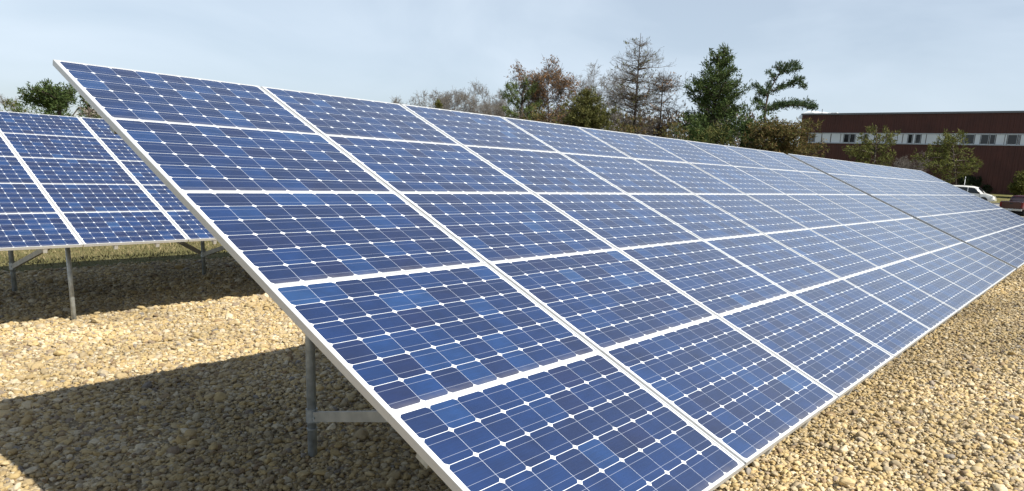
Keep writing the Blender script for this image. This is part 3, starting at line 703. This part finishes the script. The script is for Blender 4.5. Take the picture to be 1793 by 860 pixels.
def shed():
    top = at_depth(139, 187.5, 84); g = 0.0
    root = empty("white_shed", (top[0], top[1], g), math.atan2(RH[1], RH[0])); tag(root, "small white gabled house end between the two left pines", "house")
    H = top[2]-g; hw = .8; e = H-.95; w = MB()
    w.add([(-hw, 0, -.1), (hw, 0, -.1), (hw, 0, e), (0, 0, H-.06), (-hw, 0, e), (-hw, 6, -.1), (hw, 6, -.1), (hw, 6, e), (0, 6, H-.06), (-hw, 6, e)], [(0, 1, 2, 3, 4), (9, 8, 7, 6, 5), (1, 6, 7, 2), (5, 0, 4, 9)])
    w.build("wall", M_WPAN, root)
    r = MB(); 
    for s in (-1, 1):
        r.beam((s*(hw+.12)/2, -.12, (e+H)/2 - .06), (s*(hw+.12)/2, 6.1, (e+H)/2 - .06), math.hypot(hw+.12, .95*(hw+.12)/hw), .07, up=(s*.95, 0, hw))
    r.build("roof", M_BARK_G, root)
shed()

# --- centre: far bare wood, each tree its own
row = [(722, 168, 128, .75), (737, 160, 122, .8), (751, 157, 126, .8), (766, 160, 118, .85), (781, 158, 130, .8), (797, 155, 120, .85), (813, 157, 128, .8), (834, 143, 116, .95), (852, 150, 124, .9), (868, 152, 130, .9), (882, 158, 126, .85)]
lab = ["leftmost bare grey tree above the near array's top edge", "slender bare tree second from the left in the far wood", "bare tree left of the little dark conifer", "bare tree standing right behind the little dark conifer", "bare tree just right of the little dark conifer", "bare tree midway along the far grey wood",
       "bare tree directly left of the tallest one in the far wood", "tallest bare tree of the far grey wood, pale forked crown", "bare tree directly right of the tallest one in the far wood", "bare tree second from the right in the far wood", "rightmost bare tree of the far wood, beside the light green pine"]
for i, ((a, b, c, s), l) in enumerate(zip(row, lab)):
    bare_tree(a, b, c, 30+i, l, s, group="bare trees of the far wood", P=dict(nch=[18, 8, 5, 4, 0]) if i == 7 else dict(nch=[20, 8, 5, 3, 0]), tw=(4.0, .9, .019))
conifer(768, 172, 112, 45, "little dark conifer among the bare grey trees", [(0, 16, 16), (.4, 15, 15), (.8, 8, 8), (1, 1, 1)], M_OLIVE, nwh=22, tl=.5, tw=.14, name="small_conifer")

# --- centre right: mixed stand
limb_pine(905, 140, 76, 50, "light green open pine at the left end of the mixed stand",
    [(912, 245), (913, 200), (915, 165), (922, 142)],
    [([(913, 195), (900, 182), (888, 172), (880, 160)], .5, .55), ([(914, 185), (900, 168), (886, 150)], -1, .5), ([(915, 170), (904, 155), (897, 143)], .8, .5), ([(918, 160), (920, 148), (924, 138)], 0, .5),
     ([(914, 180), (928, 165), (940, 150)], -.8, .5), ([(913, 200), (930, 190), (946, 178)], .8, .5), ([(913, 205), (895, 200), (880, 190)], -.6, .55), ([(913, 210), (930, 208), (945, 200)], -.5, .5), ([(913, 215), (900, 215), (885, 208)], .6, .6)],
    M_LGREEN, dens=2.2, tl=.34, tw=.075, cones=False)
r_, sk_, H_ = bare_tree(978, 105, 79, 51, "broad oak holding rusty brown dead leaves", 1.35, bark=M_BARK_B, twig=M_TWIG_B, name="oak_tree", tw=(7.0, .8, .014), P=dict(nch=[26, 9, 6, 3, 0], first=[.12, .15, .15, .15, 0], ang=[62, 48, 42, 40, 40]))
def leaves_on(root, sk, leaf, n, seed, tl=.2, tw=.13, per=4, zmin=0):
    rng = np.random.default_rng(seed); sg = np.array(sk.segs); sg = sg[(sg[:, 0] >= 2) & (sg[:, 3] > zmin)]; k = rng.integers(0, len(sg), n)
    C = sg[k, 5:8] + rng.normal(0, .30, (n, 3)); V, F = tufts_np(rng, C, np.tile(UPV, (n, 1)), tl, tw, per, 1.2); link("leaves", np_mesh("leaves", V, F), leaf, root)
leaves_on(r_, sk_, M_OAK, 3300, 52, zmin=H_*.36, tl=.18, tw=.12)
conifer(1028, 146, 70, 53, "dense dark olive pine in front of the rusty oak", [(0, 58, 66), (.35, 62, 70), (.6, 56, 66), (.8, 48, 56), (.93, 32, 38), (1, 10, 14)], M_OLIVE, zb=.08, nwh=36, rise=.28, per=8, tl=.34, tw=.075, dens=1.1, gap=.15)
bare_tree(1048, 110, 96, 54, "grey bare tree between the rusty oak and the tall gaunt larch", 1.05)
bare_tree(1076, 118, 99, 55, "grey bare tree just left behind the tall gaunt larch", .95)
conifer(1122, 58, 72, 56, "tall gaunt bare larch, highest tree in the picture", [(0, 60, 54), (.4, 72, 58), (.55, 70, 52), (.68, 68, 40), (.78, 58, 34), (.83, 48, 66), (.87, 48, 58), (.90, 34, 34), (.95, 38, 28), (1, 6, 6)],
        M_OLIVE, zb=.10, nwh=46, rise=.20, tl=.3, tw=.09, gap=.12, name="larch_tree", bare=(4.5, .75, .013), droop=.06)
conifer(1163, 119, 69, 58, "shorter dark bare larch between the gaunt larch and the tall green pine", [(0, 48, 48), (.35, 55, 52), (.6, 50, 50), (.8, 38, 48), (.92, 26, 36), (1, 6, 8)],
        M_OAK, zb=.08, nwh=42, rise=.18, tl=.25, tw=.09, gap=.08, name="larch_tree", bare=(5.0, .7, .013), droop=.05)
tall_limbs = []
_rr = random.Random(21)
for a, b, tip, th in (((1246, 192), (1222, 172), (1198, 150), .62), ((1250, 178), (1232, 160), (1215, 142), .66), ((1252, 162), (1238, 146), (1226, 130), .62), ((1257, 147), (1246, 127), (1236, 107), .56), ((1262, 118), (1252, 104), (1244, 90), .44),
                      ((1261, 126), (1272, 108), (1283, 92), .46), ((1258, 147), (1272, 132), (1284, 117), .55), ((1254, 167), (1276, 152), (1298, 138), .60), ((1250, 196), (1280, 174), (1310, 155), .66), ((1247, 216), (1278, 200), (1307, 187), .70),
                      ((1244, 226), (1220, 212), (1199, 198), .75), ((1242, 240), (1216, 230), (1192, 221), .8), ((1243, 238), (1276, 226), (1310, 214), .8), ((1265, 108), (1266, 92), (1269, 79), .36), ((1252, 175), (1258, 150), (1262, 128), .8), ((1248, 205), (1252, 180), (1256, 160), .95), ((1244, 235), (1248, 210), (1252, 190), 1.1), ((1242, 250), (1266, 240), (1290, 236), .9), ((1242, 255), (1222, 248), (1205, 242), .9), ((1246, 215), (1232, 196), (1222, 184), .8), ((1248, 205), (1268, 190), (1282, 176), .8)):
    for k_ in range(3):
        f_ = (1.0, .80, .66)[k_]; dep = (_rr.uniform(-.6, .6), _rr.uniform(1.2, 2.6), -_rr.uniform(1.2, 2.6))[k_]*(.45 if a[1] < 140 else 1)
        dy = 0 if k_ == 0 else _rr.uniform(-6, 6); tall_limbs.append(([(a[0], a[1]+dy)] + [(a[0]+(p[0]-a[0])*f_, a[1]+dy+(p[1]-a[1])*f_) for p in (b, tip)], dep, th))
limb_pine(1268, 78, 67, 60, "tall dense green pine with a pointed top", [(1238, 340), (1241, 240), (1253, 168), (1263, 115), (1268, 84)], tall_limbs, M_PINE, dens=1.25, tl=.40, tw=.085, per=10, cones=False, tr_r=.24)
limb_pine(1372, 105, 64, 61, "windswept pine with long flat limbs reaching right over the roof",
    [(1338, 300), (1339, 200), (1342, 180), (1347, 158), (1358, 140), (1368, 124)],
    [([(1368, 126), (1378, 116), (1390, 112), (1398, 106)], .3, 0.42), ([(1362, 132), (1372, 126), (1386, 124), (1400, 122)], -.6, 0.46), ([(1358, 140), (1352, 130), (1350, 122)], .5, 0.35), ([(1366, 128), (1362, 118), (1372, 112)], .2, 0.38),
     ([(1350, 160), (1368, 154), (1384, 148), (1400, 146), (1416, 153)], .3, 0.39), ([(1380, 150), (1392, 140), (1406, 138)], -.3, 0.30), ([(1349, 158), (1346, 150), (1345, 145)], 0, 0.35),
     ([(1345, 168), (1334, 158), (1326, 150), (1318, 150)], .4, 0.34), ([(1344, 170), (1336, 162), (1322, 163)], -.5, 0.35), ([(1341, 186), (1332, 178), (1320, 172)], .2, 0.30),
     ([(1341, 190), (1360, 183), (1385, 182), (1410, 181), (1428, 184)], .2, 0.35), ([(1341, 188), (1372, 186), (1400, 186), (1424, 190)], -.9, 0.30), ([(1344, 172), (1345, 164), (1347, 160)], .3, .5), ([(1341, 190), (1336, 186), (1330, 190)], .5, .6), ([(1341, 195), (1352, 190), (1362, 192)], -.5, .5)],
    M_PINE_B, dens=2.4, tl=.30, tw=.075, tr_r=.15)
conifer(1360, 200, 57, 62, "wide rust and olive juniper under the windswept pine", [(0, 66, 84), (.3, 70, 112), (.45, 66, 90), (.6, 66, 106), (.75, 58, 88), (.90, 44, 76), (1, 22, 50)], M_JUNI, zb=.04, nwh=30, rise=.16, per=8, tl=.30, tw=.065, dens=1.3, gap=.15, name="juniper")
shrub(1318, 186, 60, 60, 63, "dark green bushy pine filling the gap left of the juniper", M_PINE, n=1500, tl=.34, tw=.09, name="pine_tree", cat="tree")
shrub(1215, 205, 63, 70, 64, "dark green bush at the left foot of the tall dense pine", M_PINE, n=1300, tl=.32, tw=.1)
shrub(950, 188, 70, 90, 65, "brown and green brush below the light green pine", M_JUNI, n=1500, tl=.3, tw=.1)
shrub(1105, 208, 64, 120, 66, "brown undergrowth at the foot of the gaunt larch", M_JUNI, n=2000, tl=.3, tw=.08)
shrub(1255, 222, 60, 100, 67, "olive brush at the foot of the tall dense pine", M_OLIVE, n=1700, tl=.3, tw=.1)
shrub(1180, 222, 61, 80, 68, "brownish brush between the short larch and the tall pine", M_JUNI, n=1200, tl=.3, tw=.08)
# far wooded skyline closing the gaps
def far_wood():
    rng = np.random.default_rng(77); C = []
    for px in np.arange(-200, 1330, 3.0):
        d = rng.uniform(150, 190); top = at_depth(px, np.interp(px, [-200, 0, 700, 1000, 1330], [225, 222, 205, 200, 205]) + rng.normal(0, 4), d)
        for _ in range(24): C.append((top[0]+rng.normal(0, 1.2), top[1]+rng.normal(0, 1.2), top[2]*rng.uniform(0, 1)))
    C = np.array(C); V, F = tufts_np(rng, C, np.tile(UPV, (len(C), 1)), 1.1, .42, 5, .8)
    tag(link("far_wood", np_mesh("far_wood", V, F), M_TWIG_B), "low brown wood along the horizon behind all the trees", "wood", kind='stuff')
far_wood()

# --- in front of the building
limb_pine(1535, 220, 79, 70, "ragged yellow green pine in front of the windows, left of the bare bush", [(1528, 330), (1530, 290), (1533, 260), (1535, 232)],
    [([(1535, 240), (1535, 230), (1537, 221)], .3, .75), ([(1534, 252), (1548, 243), (1560, 237), (1570, 236)], .5, .70), ([(1533, 262), (1550, 256), (1562, 250)], -.7, .70), ([(1533, 255), (1518, 246), (1506, 240)], .6, .65),
     ([(1532, 270), (1510, 264), (1492, 262), (1477, 261)], -.5, .70), ([(1531, 280), (1508, 276), (1490, 272)], .6, .65), ([(1531, 282), (1548, 280), (1564, 272)], .5, .75), ([(1530, 290), (1545, 288), (1556, 284)], -.8, .75), ([(1530, 292), (1514, 290), (1500, 286)], .2, .7), ([(1532, 268), (1528, 255), (1522, 250)], 1.2, .7), ([(1532, 275), (1540, 265), (1545, 262)], 1.5, .7)],
    M_YPINE, dens=1.5, tl=.42, tw=.09, per=8, cones=False, tr_r=.14)
limb_pine(1666, 232, 75, 71, "yellow green pine with a flat limb pointing right, above the white minivan", [(1676, 345), (1673, 315), (1670, 280), (1667, 245)],
    [([(1668, 250), (1664, 240), (1656, 234)], .4, .70), ([(1668, 248), (1672, 240), (1681, 233)], -.4, .75), ([(1668, 258), (1678, 248), (1684, 242)], .7, .75), ([(1669, 264), (1655, 254), (1645, 246)], -.7, .75), ([(1669, 262), (1664, 252), (1660, 246)], 1.4, .8),
     ([(1670, 280), (1645, 276), (1624, 276), (1604, 276)], .5, .75), ([(1670, 285), (1650, 290), (1630, 290), (1614, 288)], -.8, .75), ([(1670, 276), (1650, 264), (1635, 260)], 1.2, .8), ([(1671, 282), (1688, 281), (1704, 284), (1716, 288)], .4, .75), ([(1671, 290), (1690, 292), (1708, 296)], -.7, .75), ([(1670, 272), (1684, 268), (1694, 266)], 1.0, .75),
     ([(1672, 300), (1655, 302), (1640, 304)], .8, .85), ([(1672, 302), (1684, 304), (1692, 306)], -.5, .7), ([(1673, 310), (1660, 315), (1648, 316)], -.5, .85), ([(1671, 290), (1668, 280), (1664, 272)], 1.6, .9), ([(1672, 300), (1676, 292), (1682, 288)], 1.8, .9), ([(1673, 312), (1668, 316), (1662, 320)], .6, .8)],
    M_YPINE, dens=1.5, tl=.42, tw=.09, per=8, cones=False, tr_r=.15)
r_, sk_, H_ = bare_tree(1598, 250, 80, 72, "tangled bare purple grey bush between the two yellow green pines", 1.5, name="bare_bush", twig=M_TWIG_G, P=dict(nch=[26, 8, 5, 3, 0], first=[.03, .15, .15, .15, 0], ang=[38, 40, 42, 42, 40], ratio=[.75, .5, .5, .5, .5], fall=[.25, .4, .35, .3, 0]), r=.05, hs=.55, tw=(6, .5, .012))
r_['category'] = "shrub"
for i, (px, w, top) in enumerate(((1690, 44, 306), (1718, 40, 309), (1746, 44, 308), (1775, 42, 310), (1803, 44, 307))):
    shrub(px, top, 86.5 - i*.6, w, 80+i, ["dark clipped yew by the wall, nearest the yellow green pine", "dark clipped yew by the wall, above the minivan's hood", "dark clipped yew by the wall, above the strip of lawn", "dark clipped yew by the wall, behind the dark red pickup", "dark clipped yew by the wall, cut by the right edge of the photo"][i], M_DARK, group="dark yews along the building wall", n=900, tl=.24, tw=.12)
shrub(1792, 303, 79, 36, 90, "olive bush at the right edge above the dark red pickup", M_YPINE, n=700, tl=.28, tw=.11)
st = at_depth(1691, 309, 74); g_ = float(ground_h(st[0], st[1])); m_ = MB(); m_.tube((0, 0, -.2), (0, 0, st[2]-g_), .028, .02, 8)
tag(m_.build("marker_stake", M_DUCT, None, True, (st[0], st[1], g_)), "thin white stake under the right yellow green pine", "stake")

# ------------------------------------------------------------------ vehicles
def paint(name, col, coat=1.0, rough=.4, metal=0.0):
    m, t, b = mat(name); n = N(t, 'ShaderNodeTexNoise'); n.inputs['Scale'].default_value = 2; c = N(t, 'ShaderNodeTexCoord'); t.links.new(c.outputs['Object'], n.inputs['Vector'])
    t.links.new(mixc(t, n.outputs['Fac'], tuple(x*.92 for x in col), tuple(min(1, x*1.05) for x in col)), b.inputs['Base Color'])
    b.inputs['Roughness'].default_value = rough; b.inputs['Coat Weight'].default_value = coat; b.inputs['Coat Roughness'].default_value = .05; b.inputs['Metallic'].default_value = metal; return m
M_WHITE = paint("champagne_white_paint", (.70, .70, .64)); M_MAROON = paint("dark_red_paint", (.060, .0065, .008))
M_TYRE = simple("tyre_rubber", (.02, .02, .02), rough=.85); M_RIM = simple("wheel_alloy", (.5, .5, .5), rough=.35, metal=.8); M_TRIM = simple("black_trim", (.025, .025, .025), rough=.6)
M_LAMP, _t, _b = mat("headlamp_glass"); _b.inputs['Base Color'].default_value = (.75, .77, .78, 1); _b.inputs['Roughness'].default_value = .1
M_TAIL, _t, _b = mat("tail_lamp"); _b.inputs['Base Color'].default_value = (.16, .01, .012, 1); _b.inputs['Roughness'].default_value = .15
M_CHROME = simple("chrome", (.6, .6, .6), rough=.25, metal=.9)
M_CARGL, _t, _b = mat("car_glass"); _b.inputs['Base Color'].default_value = (.015, .02, .023, 1); _b.inputs['Roughness'].default_value = .12; _b.inputs['Specular IOR Level'].default_value = .3
def section(st):
    x, w, zb, zbelt, wr, zr = st
    h = [(w*.90, zb), (w*.985, zb+.10), (w, zb+(zbelt-zb)*.5), (w*.965, zbelt), (w*.95, zbelt+.01) if zr-zbelt < .05 else (wr+.02, zr-.10), (wr-.10, zr-.015) if zr-zbelt >= .05 else (w*.86, zr+.02), (wr*.45, zr+.015) if zr-zbelt >= .05 else (w*.45, zr+.035)]
    return [(x, y, z) for y, z in h] + [(x, -y, z) for y, z in h[::-1]]
def car_body(stations, name, m, root):
    b = MB(); rings = [section(s) for s in stations]; n = len(rings[0]); V = [p for r in rings for p in r]; F = []
    for i in range(len(rings)-1):
        for k in range(n-1): F.append((i*n+k, i*n+k+1, (i+1)*n+k+1, (i+1)*n+k))
        F.append((i*n+n-1, i*n, (i+1)*n, (i+1)*n+n-1))
    F.append(tuple(range(n))[::-1]); F.append(tuple(range((len(rings)-1)*n, len(rings)*n)))
    b.add(V, F); o = b.build(name, m, root)
    md = o.modifiers.new("bevel", 'BEVEL'); md.width = .03; md.segments = 2; md.limit_method = 'ANGLE'; md.angle_limit = math.radians(25)
    o.data.polygons.foreach_set('use_smooth', [True]*len(o.data.polygons)); return o
def wheel(root, x, y, r, sgn):
    t = MB(); n = 28; prof = [(-.11, r*.62), (-.115, r*.9), (-.09, r), (.09, r), (.115, r*.9), (.11, r*.62)]
    V = []; F = []
    for k in range(n):
        a = 2*math.pi*k/n
        for yy, rr_ in prof: V.append((rr_*math.cos(a), yy, rr_*math.sin(a)))
    m = len(prof)
    for k in range(n):
        for j in range(m-1): F.append((k*m+j, k*m+j+1, ((k+1) % n)*m+j+1, ((k+1) % n)*m+j))
    t.add(V, F); w = t.build("wheel", M_TYRE, root, True, (x, y, r))
    h = MB(); h.tube((0, sgn*.02, 0), (0, sgn*.085, 0), r*.63, r*.58, 24)
    for k in range(5):
        a = 2*math.pi*k/5; h.beam((.05*math.cos(a), sgn*.095, .05*math.sin(a)), (r*.55*math.cos(a), sgn*.095, r*.55*math.sin(a)), .05, .03, up=(0, 1, 0))
    h.build("rim", M_RIM, w); return w
def arch(root, x, y, r, sgn):
    a = MB(); a.tube((x, y-sgn*.12, r), (x, y+sgn*.004, r), r*1.20, n=28); a.build("wheel_arch", M_TRIM, root)
def pane_quad(root, st, x0, x1, s0, s1, sgn, name, m, slant0=0.0, slant1=0.0, off=.022):
    xs = [s[0] for s in st]
    def P(x, s):
        w = np.interp(x, xs, [q[1] for q in st])*.965; zb = np.interp(x, xs, [q[3] for q in st]); wr = np.interp(x, xs, [q[4] for q in st])+.02; zr = np.interp(x, xs, [q[5] for q in st])-.10
        return (x, sgn*(w+(wr-w)*s+off), zb+(zr-zb)*s)
    q = [P(x0, s0), P(x1, s0), P(x1-slant1, s1), P(x0+slant0, s1)]; b = MB(); q2 = [(a, c-sgn*.02, d) for a, c, d in q]
    b.add(q+q2, [(0, 1, 2, 3), (7, 6, 5, 4), (0, 4, 5, 1), (1, 5, 6, 2), (2, 6, 7, 3), (3, 7, 4, 0)]); return b.build(name, m, root)
def minivan():
    XM = 82.0; nose = at_x(1743, 350, XM); root = empty("minivan", (XM, float(nose[1])+4.9, float(ground_h(XM, 0))+.014), -math.pi/2)
    tag(root, "pale cream minivan seen side on, parked beyond the far array", "car")
    st = [(.00, .80, .42, .98, .66, 1.05), (.10, .90, .34, 1.03, .70, 1.30), (.32, .945, .30, 1.04, .74, 1.70), (.8, .96, .27, 1.03, .77, 1.765), (2.0, .96, .26, 1.02, .78, 1.78), (2.9, .96, .26, 1.02, .76, 1.74), (3.3, .96, .26, 1.02, .72, 1.64), (3.95, .955, .27, 1.03, .60, 1.10), (4.05, .95, .27, 1.035, .60, 1.045), (4.5, .92, .29, .92, .60, .93), (4.78, .84, .33, .76, .50, .77), (4.90, .70, .38, .64, .40, .65)]
    body = car_body(st, "body", M_WHITE, root)
    for sg in (-1, 1):
        pane_quad(root, st, .42, 1.30, .08, .92, sg, "side_window", M_CARGL, .08, 0); pane_quad(root, st, 1.40, 2.42, .06, .92, sg, "side_window", M_CARGL)
        dr_ = pane_quad(root, st, 2.52, 3.62, .06, .92, sg, "side_window", M_CARGL, 0, .58)
        d = MB(); d.box(1.345, 1.36, sg*.945-.02, sg*.945+.022, .34, 1.0); d.box(2.465, 2.48, sg*.945-.02, sg*.945+.022, .34, 1.0); d.box(3.60, 3.615, sg*.945-.02, sg*.945+.022, .36, 1.0); d.build("door_seam", M_TRIM, root)
        h = MB(); h.box(1.50, 1.66, sg*.955-.02, sg*.955+.03, .86, .90); h.box(2.55, 2.71, sg*.955-.02, sg*.955+.03, .86, .90); h.build("door_handle", M_WHITE, root)
        mi = MB(); mi.box(3.42, 3.56, min(sg*.95, sg*1.16), max(sg*.95, sg*1.16), 1.04, 1.20); mi.build("mirror", M_TRIM, root)
        for x in (.95, 3.95): arch(root, x, sg*.955, .33, sg); wheel(root, x, sg*.86, .33, sg)
        l = MB(); l.box(4.44, 4.74, min(sg*.62, sg*.905), max(sg*.62, sg*.905), .70, .84); l.build("headlight", M_LAMP, root)
        l = MB(); l.box(-.015, .10, min(sg*.68, sg*.90), max(sg*.68, sg*.90), .86, 1.2); l.build("tail_light", M_TAIL, root)
        r = MB(); r.beam((.55, sg*.64, 1.815), (2.75, sg*.64, 1.80), .04, .035); r.build("roof_rack", M_TRIM, root)
    w = MB(); w.add([(3.93, -.80, 1.075), (3.93, .80, 1.075), (3.36, .66, 1.63), (3.36, -.66, 1.63)], [(0, 1, 2, 3)]); w.v = [(x+.012, y, z+.012) for x, y, z in w.v]; w.build("windscreen", M_CARGL, root)
    w = MB(); w.add([(.085, -.68, 1.16), (.085, .68, 1.16), (.28, .64, 1.58), (.28, -.64, 1.58)], [(3, 2, 1, 0)]); w.v = [(x-.02, y, z) for x, y, z in w.v]; w.build("rear_window", M_CARGL, root)
    b = MB(); b.box(4.72, 4.93, -.80, .80, .36, .52); b.build("bumper", M_WHITE, root)
minivan()
def pickup():
    ax = at_depth(1771, 356, 64.0); g = float(ground_h(ax[0], ax[1])); hd = math.radians(2.0)
    root = empty("pickup_truck", (ax[0], ax[1], g+.014), hd-math.radians(14)); tag(root, "dark red pickup truck seen from behind, cut by the right edge", "truck")
    bed = [(.06, .93, .62, 1.30, .8, 1.30), (.15, .96, .56, 1.31, .8, 1.31), (2.05, .96, .55, 1.31, .8, 1.31)]
    cab = [(2.08, .955, .50, 1.30, .74, 1.52), (2.22, .96, .48, 1.30, .76, 1.86), (2.7, .96, .46, 1.29, .77, 1.92), (3.6, .96, .46, 1.28, .76, 1.90), (3.85, .96, .46, 1.28, .74, 1.84), (4.45, .955, .46, 1.26, .62, 1.30), (4.55, .95, .46, 1.26, .6, 1.27), (5.3, .94, .48, 1.20, .6, 1.21), (5.55, .86, .52, 1.05, .5, 1.06)]
    car_body(bed, "bed", M_MAROON, root); car_body(cab, "body", M_MAROON, root)
    t = MB(); t.box(.015, .075, -.76, .76, .70, 1.285); t.build("tailgate", M_MAROON, root)
    hnd = MB(); hnd.box(-.004, .012, -.13, .13, 1.10, 1.18); hnd.build("tailgate_handle", M_TRIM, root)
    b = MB(); b.box(-.16, .04, -.94, .94, .50, .68); b.build("bumper", M_CHROME, root)
    p = MB(); p.box(-.168, -.162, -.16, .16, .53, .65); p.build("licence_plate", M_WPAN, root)
    for sg in (-1, 1):
        l = MB(); l.box(.0, .14, min(sg*.785, sg*.955), max(sg*.785, sg*.955), .82, 1.26); l.build("tail_light", M_TAIL, root)
        rr_ = MB(); rr_.box(.1, 2.06, sg*.93-.03, sg*.93+.03, 1.322, 1.352); rr_.build("bed_rail", M_TRIM if sg > 0 else M_CHROME, root)
        pane_quad(root, cab, 2.40, 3.20, .08, .92, sg, "side_window", M_CARGL, .06, 0); pane_quad(root, cab, 3.28, 4.30, .08, .92, sg, "side_window", M_CARGL, 0, .5)
        for x in (1.15, 4.75): arch(root, x, sg*.955, .39, sg); wheel(root, x, sg*.85, .39, sg)
        l = MB(); l.box(5.28, 5.50, min(sg*.6, sg*.90), max(sg*.6, sg*.90), .86, 1.06); l.build("headlight", M_LAMP, root)
        mi = MB(); mi.box(4.1, 4.22, min(sg*.95, sg*1.2), max(sg*.95, sg*1.2), 1.28, 1.5); mi.build("mirror", M_TRIM, root)
    w = MB(); w.add([(2.075, -.66, 1.40), (2.075, .66, 1.40), (2.165, .64, 1.76), (2.165, -.64, 1.76)], [(3, 2, 1, 0)]); w.build("rear_window", M_CARGL, root)
    w = MB(); w.add([(4.43, -.76, 1.32), (4.43, .76, 1.32), (3.90, .68, 1.80), (3.90, -.68, 1.80)], [(0, 1, 2, 3)]); w.v = [(x+.015, y, z+.01) for x, y, z in w.v]; w.build("windscreen", M_CARGL, root)
pickup()
